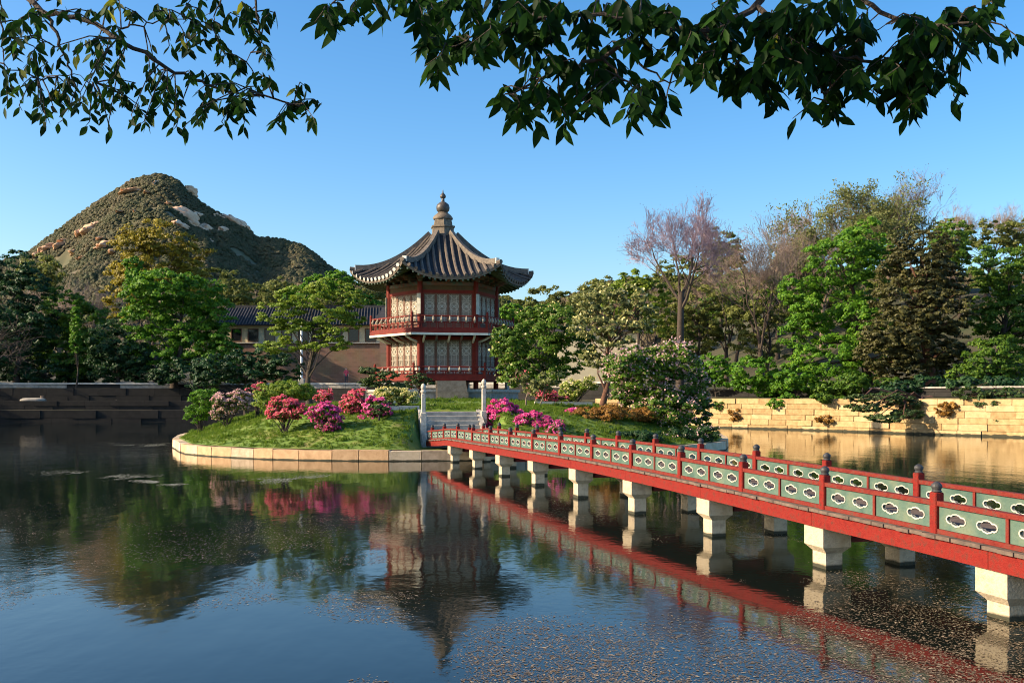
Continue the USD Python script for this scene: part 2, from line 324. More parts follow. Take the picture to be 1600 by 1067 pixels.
solo('ground', (np.stack([X.ravel(), Y.ravel(), Z], 1), np.stack([I, I + 1, I + nx + 1, I + nx], 1)), M['ground'], 'earth and grass banks around the pond running to the wooded hill', None, None, 'structure', smooth=True)
wx0, wx1, wy0, wy1 = -64, 43, 3.5, 108
solo('pond_water', (np.array([[wx0, wy0, 0], [wx1, wy0, 0], [wx1, wy1, 0], [wx0, wy1, 0]]), np.array([[0, 1, 2, 3]])), M['water'], 'dark still pond water mirroring the pavilion, mountain and bridge', None, None, 'structure')

# mountain
MP = np.array([(-700, 560), (-300, 470), (-100, 425), (40, 392), (70, 368), (100, 345), (150, 311), (200, 277), (225, 268), (250, 265), (275, 272), (300, 298), (330, 320), (360, 334), (385, 350), (402, 364), (440, 367), (470, 377), (495, 393), (515, 410), (560, 440), (640, 475), (760, 540), (900, 600)], float)
MY = 1500.0
mX, mZ = (MP[:, 0] - 800) / 1600 * MY, EYE + (620 - MP[:, 1]) / 1600 * MY
def mountain_z(x, y):
    t = (y - MY); s_ = np.asarray(y, float) / MY; x = np.asarray(x, float) / np.minimum(s_, 1)      # ridges fan out from the summit
    crest = np.interp(x, mX, mZ)
    soft = np.interp(np.asarray(x) * .96 + (-515) * .04, mX, mZ)
    k = np.clip(-t / 720.0, 0, 1)
    fall = np.where(t < 0, 1 - 1.0 * k ** 1.15, 1 - np.clip(t / 600, 0, 1))
    n = meshkit.fbm(np.stack([x / 130, y / 190, np.zeros_like(x)], -1), 5, 11) - .5
    n2 = meshkit.fbm(np.stack([x / 30, y / 40, np.zeros_like(x)], -1), 3, 17) - .5
    z = (crest * (1 - sstep(k, 0, .5)) + soft * sstep(k, 0, .5)) * fall * np.minimum(s_, 1)
    return z + (n - .12) * 62 * sstep(k, .02, .25) + n2 * 14 * (.35 + sstep(k, .01, .1)) - 6
mx, my = np.linspace(mX[0], mX[-1], 260), np.concatenate([np.linspace(780, 1500, 130), np.linspace(1520, 2100, 18)])
X, Y = np.meshgrid(mx, my); V = np.stack([X.ravel(), Y.ravel(), mountain_z(X.ravel(), Y.ravel())], 1)
nx = len(mx); I = np.arange((len(my) - 1) * nx).reshape(len(my) - 1, nx)[:, :-1].ravel()
mpath = solo('mountain', (V, np.stack([I, I + 1, I + nx + 1, I + nx], 1)), M['mount'], 'scrub covered peak with bare rock faces rising behind the pond', None, None, 'structure', smooth=True)
R = np.random.default_rng(3)
def on_mountain(px, py):          # where the view ray at that spot meets the slope
    ys = np.linspace(790, 1498, 500); p = np.stack([(px - 800) / 1600 * ys, ys, EYE + (620 - py) / 1600 * ys], 1)
    k = np.argmax(mountain_z(p[:, 0], p[:, 1]) > p[:, 2]); return p[k if k else -1]
ico = trimesh.creation.icosphere(3)
rocks = [(145, 357, 17, 8, .3), (128, 364, 8, 5, .3), (205, 297, 15, 3.5, .15), (285, 338, 19, 12, -.4), (300, 352, 8, 9, -.5), (322, 358, 12, 7, -.5), (362, 345, 16, 8, -.45), (375, 352, 10, 6, -.5), (75, 387, 12, 6, .5), (95, 384, 9, 5, .5), (165, 382, 13, 6, .3), (118, 393, 6, 4, .3), (246, 287, 2.5, 6, .0), (293, 296, 5, 8, -.8), (130, 402, 7, 3, .2), (180, 392, 8, 4, .2), (268, 318, 6, 3, 0), (60, 398, 6, 4, .4), (155, 350, 9, 4, .4), (160, 372, 6, 3, .2), (278, 350, 9, 6, -.3), (340, 338, 5, 5, -.4), (350, 360, 7, 6, -.5), (100, 376, 8, 3, .4), (215, 330, 4, 2, .2), (232, 300, 5, 2, .1), (190, 330, 5, 2, .3), (330, 375, 6, 3, -.4), (310, 335, 6, 5, -.5)]
for i, (px, py, rx, ry, tilt) in enumerate(rocks):
    p = on_mountain(px, py); s = p[1] / 1600
    v = np.array(ico.vertices) * (1 + .9 * (meshkit.fbm(np.array(ico.vertices) * 2.3 + i * 7, 4, i) - .5)[:, None])
    v = v * [rx * s * 1.4, 26, ry * s * 1.3]; c_, s_ = math.cos(tilt), math.sin(tilt)
    v = np.stack([v[:, 0] * c_ - v[:, 2] * s_, v[:, 1], v[:, 0] * s_ + v[:, 2] * c_], 1)
    base = '/World/mountain'; usdkit.mesh(stage, base + '/' + numbered(base, 'rock_outcrop'), (v + p + [0, 11, -2], np.array(ico.faces)), M['rock'], 40)

def instancer(path, protos, P, S, idx, rot=None, label=None, kind='stuff', cat=None):
    pi = UsdGeom.PointInstancer.Define(stage, path)
    for k, (v, f, mat, tint) in enumerate(protos):
        g = usdkit.mesh(stage, f'{path}/kind_{"abcdef"[k]}', (v, f), mat)
        if tint is not None: set_tint(g.GetPrim(), tint)
        pi.GetPrototypesRel().AddTarget(g.GetPath())
    n = len(P)
    pi.CreatePositionsAttr(Vt.Vec3fArray.FromNumpy(np.asarray(P, np.float32)))
    pi.CreateScalesAttr(Vt.Vec3fArray.FromNumpy(np.asarray(S, np.float32)))
    pi.CreateProtoIndicesAttr(Vt.IntArray.FromNumpy(np.asarray(idx, np.int32)))
    a = (np.random.default_rng(5).uniform(0, 2 * PI, n) if rot is None else rot)
    pi.CreateOrientationsAttr([Gf.Quath(float(math.cos(t / 2)), 0, 0, float(math.sin(t / 2))) for t in a])
    tagp(pi.GetPrim(), label, cat, None, kind)

def crown_blob(seed, n=260, flat=.8):
    r = np.random.default_rng(seed)
    c = unit(r.normal(size=(n, 3))); c[:, 2] = np.abs(c[:, 2]) * 1.1 - .15
    bump = .75 + .5 * meshkit.fbm(c * 2.2 + seed, 2, seed)
    c = c * bump[:, None] * [1, 1, flat]
    v, f = leaf_quads(c, np.cross(c, r.normal(size=(n, 3))), .42, .36, r, .8, N=c + r.normal(0, .35, (n, 3)))
    return v, f, np.repeat(np.clip(r.normal(.5, .25, n), 0, 1), 4)
blobs = [crown_blob(40 + k) for k in range(4)]
n = 70000
px = R.uniform(mX[2], mX[-2], n); py = 790 + 705 * R.uniform(0, 1, n) ** .7
P = np.stack([px, py, mountain_z(px, py) + .5], 1)
ok = (P[:, 2] > 40) & (px / py < -.06) & (meshkit.fbm(P / [60, 60, 60], 3, 4) > .33)
P = P[ok]; s = 1.1 + 2.6 * R.uniform(0, 1, len(P)) ** 1.8
instancer('/World/mountain_scrub', [(v, f, M['mtree'], t) for v, f, t in blobs], P, np.stack([s, s, s * 1.1], 1), R.integers(0, 4, len(P)), label='scrub and small trees covering the mountain slopes', cat='scrub')
# wood on the low hill between the pond and the mountain
n = 5200
a = R.uniform(-.50, .55, n); yy = R.uniform(175, 540, n) ; xx = a * yy
P = np.stack([xx, yy, ground_z(xx, yy) + .6], 1); s = R.uniform(2.2, 4.6, n)
M['woodg'] = leafy('hill_wood_green', (.022, .040, .014), (.055, .072, .022), (.12, .13, .035), .2, .1, big=.03)
M['woodb'] = leafy('hill_wood_brown', (.05, .042, .022), (.10, .08, .045), (.15, .12, .065), .2, .1, big=.03)
instancer('/World/hill_woodland', [(v, f, M['woodg' if k < 2 else 'woodb'], t) for k, (v, f, t) in enumerate(blobs)], P, np.stack([s, s, s * 1.25], 1), R.choice([0, 1, 2, 3], n), label='far mixed woodland covering the low hill below the mountain', cat='woodland')

# ------------------------------------------------------------------ island
ISL = Polygon([(-15.9, 48.9), (-14.9, 46.6), (-13.3, 44.9), (-10.6, 42.8), (-7.65, 41.7), (-5.1, 41.4), (-2.8, 41.6), (1, 42.2), (5, 44.0), (8.2, 46.4), (10.3, 49.6), (11.4, 54), (12.4, 61), (12.2, 70), (9, 79), (3, 85), (-5, 87.5), (-12, 86), (-17.5, 80), (-20, 70), (-19.4, 60), (-17.6, 53)])
ISL = ISL.buffer(1.2, 6).buffer(-2.4, 6).buffer(1.2, 6).simplify(.08)
shapely.prepare(ISL)
def island_d(x, y):
    p = shapely.points(np.asarray(x, float), np.asarray(y, float)); return np.where(shapely.contains(ISL, p), 1, -1) * shapely.distance(ISL.exterior, p)
def island_z(x, y):
    d = island_d(x, y); x, y = np.asarray(x, float), np.asarray(y, float)
    z = .44 + np.interp(d, [0, .5, 2.2, 4.5, 7, 12, 20], [0, .02, .55, 1.3, 1.6, 1.88, 2.16])
    z = z + .16 * (meshkit.fbm(np.stack([x / 1.6, y / 1.6, x * 0], -1), 3, 8) - .5) * sstep(d, .3, 1.5)
    cut = sstep(x, -4.6, -4.15) * (1 - sstep(x, -1.1, -.6)) * (1 - sstep(y, 47.5, 47.95))      # landing of the bridge and its stairs
    return z * (1 - cut) + np.minimum(z, .36) * cut
b = ISL.bounds; g = .5
xs, ys = np.meshgrid(np.arange(b[0], b[2], g), np.arange(b[1], b[3], g))
pts = np.stack([xs.ravel(), ys.ravel()], 1); pts = pts[island_d(pts[:, 0], pts[:, 1]) > .45]
inner = ISL.buffer(-.32); ring = np.array([inner.exterior.interpolate(t).coords[0] for t in np.arange(0, inner.exterior.length, .5)])
from scipy.spatial import Delaunay
allp = np.vstack([pts, ring]); T = Delaunay(allp).simplices
cen = allp[T].mean(1); T = T[shapely.contains(inner.buffer(.02), shapely.points(cen))]
e1, e2 = allp[T[:, 1]] - allp[T[:, 0]], allp[T[:, 2]] - allp[T[:, 0]]; fl = (e1[:, 0] * e2[:, 1] - e1[:, 1] * e2[:, 0]) < 0; T[fl] = T[fl][:, ::-1]
isl = Thing('island', 'round grassy island with a low stone edge in the pond', None, (-4, 63, 0), None, 'structure')
del_xy = lambda x, y: np.stack([x, y, island_z(x, y)], 1)
isl.part('turf', (del_xy(allp[:, 0], allp[:, 1]), T), M['lawn'], smooth=True)
# edge stones: two courses of dressed blocks
def edge_course(z0, z1, out, seed, lmin, lmax):
    r = np.random.default_rng(seed); L = ISL.exterior.length; s = 0
    while s < L - .3:
        l = min(r.uniform(lmin, lmax), L - s); a, m, b_ = [np.array(ISL.exterior.interpolate(t).coords[0]) for t in (s + .015, s + l / 2, s + l - .015)]
        tdir = unit(b_ - a); nrm = np.array([tdir[1], -tdir[0]])
        if shapely.contains(ISL, Point(*(m + nrm * .2))): nrm = -nrm
        o = out + r.uniform(-.015, .025); zt = z1 + r.uniform(-.02, .02); q = [*(a + nrm * o), z0], [*(b_ + nrm * o), z0], [*(b_ - nrm * .4), z0], [*(a - nrm * .4), z0]
        up = [[p[0], p[1], zt + r.uniform(-.01, .01)] for p in q]; up[0][0] -= nrm[0] * .02; up[0][1] -= nrm[1] * .02; up[1][0] -= nrm[0] * .02; up[1][1] -= nrm[1] * .02
        pts_ = list(q) + up
        e = np.array(q[1]) - np.array(q[0]); cw = e[0] * (q[2][1] - q[1][1]) - e[1] * (q[2][0] - q[1][0])
        if cw < 0: pts_ = [q[1], q[0], q[3], q[2], up[1], up[0], up[3], up[2]]
        isl.part('edge_stone', hexa(pts_), M[f'edge{r.integers(0, 4)}'])
        s += l
edge_course(-.06, .43, .05, 21, .8, 1.7)
edge_course(-.6, -.065, .02, 22, 1.2, 2.2)
# grass tufts
R = np.random.default_rng(9)
def tuft(seed):
    r = np.random.default_rng(seed); n = 14
    c = np.concatenate([r.uniform(-.09, .09, (n, 2)), np.full((n, 1), .06)], 1); d = np.concatenate([r.normal(0, .35, (n, 2)), np.ones((n, 1))], 1)
    v, f = leaf_quads(c, d, r.uniform(.10, .2, n), .022, r, 0); return v, f, np.repeat(r.uniform(.1, .9, n), 4)
n = 60000
gx_, gy_ = R.uniform(b[0], b[2], n), R.uniform(b[1], b[3], n); d = island_d(gx_, gy_)
ok = (d > .45) & ((d < 9) | (R.uniform(size=n) < .4)) & (gy_ < 76) & ~((gx_ > -4.3) & (gx_ < -.9) & (gy_ < 48))
gx_, gy_ = gx_[ok], gy_[ok]
P = np.stack([gx_, gy_, island_z(gx_, gy_) - .01], 1); s = R.uniform(.4, .85, len(P)) * (1 + 1.0 * (R.uniform(size=len(P)) < .05)) * (.6 + .9 * meshkit.fbm(P / .9, 2, 6))
instancer('/World/island_grass', [(*tuft(60 + k)[:2], M['grass'], tuft(60 + k)[2]) for k in range(3)], P, np.stack([s, s, s], 1), R.integers(0, 3, len(P)), label='short green grass growing over the island bank', cat='grass')

# ------------------------------------------------------------------ banks: retaining walls, terraces, copings
def chain(pts, l0, l1, rng):
    ls = LineString(pts); s = 0; out = []
    while s < ls.length - .05:
        l = min(rng.uniform(l0, l1), ls.length - s)
        if ls.length - s - l < l0 * .5: l = ls.length - s
        out.append((np.array(ls.interpolate(s).coords[0]), np.array(ls.interpolate(s + l).coords[0]))); s += l
    return out
def block(a, b_, z0, z1, front, back, gap, nrm, jit=None):
    t = unit(b_ - a); a, b_ = a + t * gap, b_ - t * gap
    q = [[*(a + nrm * front), z0], [*(b_ + nrm * front), z0], [*(b_ - nrm * back), z0], [*(a - nrm * back), z0]]
    up = [[p[0], p[1], z1] for p in q]
    if jit is not None: up[0][:2] = np.array(up[0][:2]) - nrm * jit; up[1][:2] = np.array(up[1][:2]) - nrm * jit
    if np.cross(np.append(t, 0), np.append(-nrm, 0))[2] < 0: q = [q[1], q[0], q[3], q[2]]; up = [up[1], up[0], up[3], up[2]]
    return hexa(q + up)
def masonry(name, label, pts, z0, courses, l0, l1, mats, seed, front=.25, back=1.6, coping=None, gap=.012, capmat='kerb'):
    r = np.random.default_rng(seed); th = Thing(name, label, 'wall', (*pts[0], 0))
    z = z0
    for h in courses:
        for a, b_ in chain(pts, l0, l1, r):
            t = unit(b_ - a); n_ = np.array([t[1], -t[0]])
            th.part('stone', block(a, b_, z, z + h - .018, front + r.uniform(-.06, .06), back, gap, n_, r.uniform(0, .03)), M[mats[r.integers(0, len(mats))]])
        z += h
    if coping:
        for a, b_ in chain(pts, 1.6, 2.6, r):
            t = unit(b_ - a); n_ = np.array([t[1], -t[0]])
            th.part('coping_stone', block(a, b_, z, z + coping, front + .06, back + .1, .01, n_, .015), M[capmat])
    return th
RB = [(38, 50), (33, 65.5), (29.6, 69.6), (22.7, 80.6), (17.3, 86.7), (8, 96)]
RBr = RB[::-1]
masonry('bank_wall', 'sunlit yellow stone retaining wall along the right bank of the pond', RBr, -.5, [.85, .44, .40, .46, .40, .42], 1.1, 2.0, ['wall0', 'wall1', 'wall2', 'wall0'], 31, gap=.02)
# low parapet behind the right bank path
def offset_line(pts, d):
    l = LineString(pts).offset_curve(d); return list(l.coords)
PB = offset_line(RBr, 6.5)
if PB[0][1] < PB[-1][1]: PB = PB[::-1]
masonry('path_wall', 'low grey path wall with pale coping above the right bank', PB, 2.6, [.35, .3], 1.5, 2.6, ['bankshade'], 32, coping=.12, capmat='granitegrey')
LB = [(-62, 104), (-25, 107), (-5, 104), (8, 96)]
def off(d): return offset_line(LB, d)
masonry('shore_wall', 'low stone wall in a shade dark tone at the waterline of the shaded left bank', off(.0), -.5, [.9, .85], 2.2, 3.6, ['bankshade'], 33, front=.3)
masonry('terrace_wall', 'lowest ledge of rough stone toned as in shade on the shaded left bank', off(2.2), 1.1, [.55, .55], 2.2, 3.6, ['bankshade'], 34)
masonry('terrace_wall', 'middle terrace of rough stone toned as in shade above the left bank', off(4.6), 2.0, [.75, .8], 2.2, 3.6, ['bankshade'], 35)
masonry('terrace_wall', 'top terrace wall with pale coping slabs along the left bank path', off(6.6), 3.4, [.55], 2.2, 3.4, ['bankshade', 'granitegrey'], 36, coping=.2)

# ------------------------------------------------------------------ pavilion (local frame: front faces -y)
PTH = math.radians(9.9)
PV = Thing('pavilion', 'two storey hexagonal wooden pavilion with tiled pointed roof and red balconies on the island', 'pavilion', (-4.64, 68.8, 2.55), rotz=PTH)
def PP(name, m, mat, parent=None, smooth=False, label=None): return PV.part(name, m, M[mat], parent, smooth, label=label, local=True)
def cor(Rr, k, z=0.0): a = math.radians(-120 + 60 * k); return np.array([Rr * math.cos(a), Rr * math.sin(a), z])
def fn(k): a = math.radians(-90 + 60 * k); return np.array([math.cos(a), math.sin(a), 0.0])
def ft(k): n_ = fn(k); return np.array([-n_[1], n_[0], 0.0])
C30 = math.cos(PI / 6)
def hexpoly(Rr): return Polygon([cor(Rr, k)[:2] for k in range(6)])
def fbox(k, a, u0, u1, z0, z1, th):   # box on face k: apothem a is its outer face
    n_, t_ = fn(k), ft(k)
    q = [n_ * (a - dd) + t_ * u for dd, u in ((0, u0), (0, u1), (th, u1), (th, u0))]
    return hexa([p + [0, 0, z0] for p in q] + [p + [0, 0, z1] for p in q])
PP('stone_platform', prism(hexpoly(5.15), -.4, .5), 'granitegrey')
for k in range(6): PP('platform_coping', fbox(k, 5.15 * C30 + .12, -2.6, 2.6, .36, .53, .4), 'granite')
for k in range(6):
    c = cor(4.35, k); PP('floor_stilt', lathe([(.16, .5), (.17, .6), (.13, .75), (.13, 1.1)], 8, (c[0], c[1], 0)), 'granite')
    c = cor(3.6, k)
    PP('column', lathe([(.17, .5), (.17, 7.5)], 12, (c[0], c[1], 0)), 'redlac', smooth=40)
PP('lower_floor', prism(hexpoly(4.62), 1.08, 1.34), 'redlac')
PP('upper_floor', prism(hexpoly(4.87), 4.06, 4.30), 'redlac')
PP('core_wall', prism(hexpoly(3.25), 1.34, 7.4), 'doorframe')
def railing(k, Rr, z0, h, nb, style):
    a = Rr * C30 - .06; hw = Rr / 2 - .06
    PP('rail', tube([fn(k) * (a - .05) + ft(k) * u + [0, 0, z0 + h] for u in (-hw, hw)], .055, 6), 'redlac')
    PP('rail_sill', fbox(k, a + .02, -hw, hw, z0, z0 + .1, .12), 'redlac')
    PP('rail_bar', fbox(k, a, -hw, hw, z0 + h * .52, z0 + h * .52 + .07, .09), 'redlac')
    for j in range(nb):
        u = -hw + (j + .5) * 2 * hw / nb; w = hw / nb * .86
        hole = Polygon([(u - w * .62, z0 + .17), (u + w * .62, z0 + .17), (u + w * .62, z0 + h * .52 - .06), (u - w * .62, z0 + h * .52 - .06)]).buffer(.03)
        pl = Polygon([(u - w, z0 + .1), (u + w, z0 + .1), (u + w, z0 + h * .52), (u - w, z0 + h * .52)]).difference(hole)
        v, f = prism(pl, 0, .04); n_, t_ = fn(k), ft(k)
        PP('rail_panel', (n_ * (a - .06) + v[:, :1] * t_ + v[:, 1:2] * [0, 0, 1] + v[:, 2:3] * n_, f), 'reddark' if style else 'redlac')
        b0 = fn(k) * (a - .04) + ft(k) * u
        PP('baluster', tube([b0 + [0, 0, z0 + h * .55], b0 + fn(k) * .10 + [0, 0, z0 + h * .72], b0 + fn(k) * .02 + [0, 0, z0 + h - .02]], [.06, .075, .045], 6), 'baluster')
    c = cor(Rr - .08, k); PP('rail_post', lathe([(.075, z0), (.075, z0 + h + .12), (.09, z0 + h + .16), (.05, z0 + h + .26), (.01, z0 + h + .3)], 8, (c[0], c[1], 0)), 'redlac')
for k in range(6):
    railing(k, 4.62, 1.34, .62, 7, 0)
    railing(k, 4.87, 4.30, .86, 9, 0)
    a = 4.87 * C30
    PP('balcony_trim', fbox(k, a + .03, -2.42, 2.42, 3.96, 4.10, .12), 'cornice')
    for u in (-1.6, -.8, 0, .8, 1.6):
        p = fn(k) * (a - .12) + ft(k) * u
        PP('balcony_bracket', tube([p + [0, 0, 4.0] - fn(k) * 1.0 - [0, 0, .45], p - fn(k) * .45 + [0, 0, 3.72], p + [0, 0, 3.95]], [.07, .08, .07], 5), 'cornice' if abs(u) in (0, 1.6) else 'bracket')
def door(k, uc, w, z0, z1, board):
    a = 3.6 * C30 + .02; f_ = []
    for u0, u1, q0, q1 in ((uc - w / 2, uc - w / 2 + .07, z0, z1), (uc + w / 2 - .07, uc + w / 2, z0, z1), (uc - w / 2 + .07, uc + w / 2 - .07, z0, z0 + .08), (uc - w / 2 + .07, uc + w / 2 - .07, z1 - .08, z1)): f_.append(fbox(k, a, u0, u1, q0, q1, .08))
    p = PP('door', join(f_), 'doorframe')
    zb = z0 + board
    if board: PP('door_board', fbox(k, a - .015, uc - w / 2 + .07, uc + w / 2 - .07, z0 + .08, zb, .05), 'lattice', p)
    PP('door_paper', fbox(k, a - .05, uc - w / 2 + .07, uc + w / 2 - .07, zb, z1 - .08, .02), 'paper', p)
    bars = []; n_, t_ = fn(k), ft(k)
    L = lambda u0, q0, u1, q1, t=.035: bars.append(beam(n_ * (a - .03) + t_ * u0 + [0, 0, q0], n_ * (a - .03) + t_ * u1 + [0, 0, q1], t, .03, n_))
    zt = z1 - .08; zm = (zb + zt) / 2; iw = w / 2 - .07
    for u in (-iw * .5, iw * .5): L(uc + u, zb, uc + u, zt, .028)
    nh = max(3, int((zt - zb) / .32))
    for j in range(1, nh): L(uc - iw, zb + (zt - zb) * j / nh, uc + iw, zb + (zt - zb) * j / nh, .028)
    rr = iw * .9; zc = zm + .1 * (zt - zb)
    for j in range(8):
        a0, a1 = j * PI / 4, (j + 1) * PI / 4; L(uc + rr * math.cos(a0), zc + rr * math.sin(a0), uc + rr * math.cos(a1), zc + rr * math.sin(a1), .06)
    for s_ in (-1, 1): L(uc - rr, zc - s_ * rr, uc + rr, zc + s_ * rr, .035); L(uc - iw, zb, uc, zb + iw, .03); L(uc + s_ * iw, zt, uc, zt - iw, .03)
    PP('lattice', join(bars), 'lattice', p)
    PP('lattice_boss', fbox(k, a - .012, uc - .07, uc + .07, zc - .07, zc + .07, .03), 'white', p)
for k in range(6):
    for j in range(4):
        uc = (j - 1.5) * .79
        door(k, uc, .77, 1.5, 3.72, .55); door(k, uc, .77, 4.75, 6.68, 0)
    a = 3.6 * C30 + .06
    for z0, z1, mt in ((1.34, 1.49, 'redlac'), (3.73, 3.93, 'redlac'), (4.31, 4.74, 'doorframe'), (6.69, 6.90, 'redlac'), (7.2, 7.42, 'bracket')): PP('beam', fbox(k, a, -1.65, 1.65, z0, z1, .16), mt)
    PP('frieze', fbox(k, a - .04, -1.65, 1.65, 6.905, 7.195, .1), 'frieze')
    for u in (-1.6, 1.6): PP('door_jamb', fbox(k, a - .01, u - .045, u + .045, 1.495, 3.725, .14), 'redlac'); PP('door_jamb', fbox(k, a - .01, u - .045, u + .045, 4.745, 6.685, .14), 'redlac')
    c = cor(3.79, k)
    n_ = unit(cor(1, k)); t_ = np.array([-n_[1], n_[0], 0])
    q = [cor(3.81 - dd, k) + t_ * u for dd, u in ((0, -.13), (0, .13), (.035, .13), (.035, -.13))]
    PP('verse_board', hexa([p + [0, 0, 5.35] for p in q] + [p + [0, 0, 6.65] for p in q]), 'white')
    for u in (-1.8, -.9, 0, .9):
        for st in range(3):
            PP('bracket_arm', fbox(k, 3.6 * C30 + .25 + .28 * st, u - .13 - .05 * st, u + .13 + .05 * st, 7.43 + .14 * st, 7.56 + .14 * st, .5 + .28 * st), 'bracket')
ZA, ZE = 11.0, 7.55
def roof(k, w, t, dz=0.0):
    w, t = np.asarray(w, float), np.asarray(t, float)
    ap = .62 + (6.05 * C30 - .62) * t; hw = ap * math.tan(PI / 6)
    z = ZA - (ZA - ZE) * (.58 * (1 - (1 - t) ** 2.0) + .42 * t) + .92 * np.abs(w) ** 2.6 * t ** 2.4
    ap = ap + .12 * np.abs(w) ** 3 * t ** 3
    return fn(k) * ap[..., None] + ft(k) * (w * hw)[..., None] * (1 + .02 * t[..., None] ** 3) + np.stack([0 * z, 0 * z, z + dz], -1)
ws, ts = np.linspace(-1, 1, 17), np.linspace(0, 1, 15)
W_, T_ = np.meshgrid(ws, ts); I = np.arange(14 * 17).reshape(14, 17)[:, :-1].ravel(); QF = np.stack([I, I + 17, I + 18, I + 1], 1)
for k in range(6):
    PP('roof_slope', (roof(k, W_.ravel(), T_.ravel()), QF), 'tile', smooth=True)
    ts2 = np.linspace(.52, .995, 8); W2, T2 = np.meshgrid(ws, ts2); I2 = np.arange(7 * 17).reshape(7, 17)[:, :-1].ravel()
    PP('soffit', (roof(k, W2.ravel(), T2.ravel(), -.2), np.stack([I2, I2 + 1, I2 + 18, I2 + 17], 1)), 'soffit', smooth=True)
    e0, e1 = roof(k, ws, ws * 0 + 1.0), roof(k, ws, ws * 0 + .995, -.205)
    PP('eave_edge', (np.vstack([e0, e1]), np.array([[j, j + 17, j + 18, j + 1] for j in range(16)])), 'tilecap')
    for j in range(-7, 8):
        y = j * .435; tm = max(0.03, (abs(y) / math.tan(PI / 6) - .62) / (6.05 * C30 - .62) + .02)
        if tm > .95: continue
        tt = np.linspace(tm, 1.012, 9); ap = .62 + (6.05 * C30 - .62) * tt
        row = PP('tile_row', tube(roof(k, np.clip(y / (ap * math.tan(PI / 6)), -1, 1), tt, .05), .105, 7), 'tilecap', smooth=50)
        PP('tile_end', tube(roof(k, np.clip(y / (ap[-1:] * math.tan(PI / 6)), -1, 1).repeat(2), np.array([1.012, 1.02]), .05) , .12, 8), 'cornice' if k == 5 else 'tilecap', row)  # ends on the sunlit face get a paler colour, as lit
    for j in range(-8, 9):
        u = j * .34; tb = 5.9 * C30; tt = np.array([.5, 1.0]); ap = .62 + (6.05 * C30 - .62) * tt; w = np.clip(u / (ap * math.tan(PI / 6)), -.98, .98)
        w = np.array([np.clip(u / 1.75, -.95, .95), u / 3.0]); p = roof(k, w, np.array([.58, .985]), -.27)
        PP('rafter', tube(p, .065, 6), 'rafter')
    tt = np.linspace(.03, .93, 12); hp = roof(k, np.full(12, 1.0), tt, .16)
    PP('hip_ridge', join([beam(hp[i], hp[i + 1], .26, .34) for i in range(11)]), 'ridge')
    d_ = unit(hp[-1] - hp[-2]); PP('ridge_end', beam(hp[-1] + d_ * .001, hp[-1] + d_ * .07, .27, .36), 'lime_end')
    hp2 = roof(k, np.full(5, 1.0), np.linspace(.93, 1.0, 5), .05); PP('hip_tip', tube(hp2, .14, 7), 'tilecap')
PP('finial_base', lathe([(.95, 10.75), (.88, 10.95), (.80, 11.0), (.80, 11.35), (.88, 11.38), (.88, 11.48), (.70, 11.52), (.62, 11.95)], 6, ph=PI / 6), 'finial')
PP('finial_drum', lathe([(.66, 11.95), (.68, 12.05), (.58, 12.2), (.40, 12.34), (.34, 12.42)], 12), 'finial', smooth=50)
PP('finial_bulb', lathe([(.30, 12.42), (.42, 12.55), (.46, 12.75), (.40, 12.95), (.24, 13.08), (.14, 13.14)], 16), 'finialdark', smooth=50)
PP('finial_spire', lathe([(.12, 13.14), (.10, 13.35), (.19, 13.42), (.21, 13.52), (.14, 13.64), (.05, 13.74), (.015, 13.95)], 12), 'finialdark', smooth=50)
for u0, u1, z0, z1, a0, th in ((-.95, .95, .0, .36, 5.9, .5), (-.92, .92, .36, .72, 5.5, .45), (-.9, .9, .72, 1.06, 5.15, .5)):
    PP('entrance_step', fbox(0, a0, u0, u1, z0 - (.45 if z0 == 0 else 0), z1 - .004, th + .6), 'stepstone')

# ------------------------------------------------------------------ bridge (frame: s along, d across, v up from the beam's underside)
from scipy.interpolate import PchipInterpolator
BZ = PchipInterpolator([3, 6, 9, 12, 13, 15.5, 19.1, 22.7, 26, 32, 37, 40.8, 42.5, 45.4], [.36, .45, .52, .585, .605, .64, .705, .75, .765, .725, .685, .66, .57, .42])
BD = np.array([-.2708, .9627]); BP = np.array([.9627, .2708]); B0 = np.array([9.0375, 0.0])
def bmap(m):
    v, f = vf(m); xy = B0 + v[:, :1] * BD + v[:, 1:2] * BP
    cross = BD[0] * BP[1] - BD[1] * BP[0]
    return np.column_stack([xy, BZ(v[:, 0] * BD[1]) + v[:, 2]]), (f[:, ::-1] if cross < 0 else f)
S_ = lambda Zd: Zd / BD[1]
BR = Thing('footbridge', 'arched red wooden footbridge with green cutout railing panels on stone piers', 'bridge', (9.04 - .28 * 26, 26, 0))
def BPt(name, m, mat, parent=None, smooth=False): return BR.part(name, bmap(m), M[mat], parent, smooth)
WB = 1.65
posts = [15.4 + 2.415 * i for i in range(-4, 13)]           # depth of each railing post
s_end = S_(45.3)
piers = [12.0 + 3.605 * i for i in range(-1, 9)]
joints = [S_(z) for z in [4.5] + [p for p in piers] + [45.3]]
for s0, s1 in zip(joints[:-1], joints[1:]):
    n_ = 4
    for d0, nm in ((-.10, 0), (WB - .04, 1)):
        segs = [box((s0 + (s1 - s0) * (i + .5) / n_, d0 + .07, .1125), ((s1 - s0) / n_ - (.006 if i in (0, n_ - 1) else 0), .14, .225)) for i in range(n_)]
        # one continuous beam per span
        ss = np.linspace(s0 + .004, s1 - .004, 6); v = np.array([[s, d0 + a, b_] for s in ss for a, b_ in ((0, 0), (.14, 0), (.14, .225), (0, .225))])
        f = [[i * 4 + j, i * 4 + (j + 1) % 4, i * 4 + 4 + (j + 1) % 4, i * 4 + 4 + j] for i in range(5) for j in range(4)] + [[3, 2, 1, 0], [20, 21, 22, 23]]
        BPt('side_beam', vf((v, np.array(f))), 'redbeam')
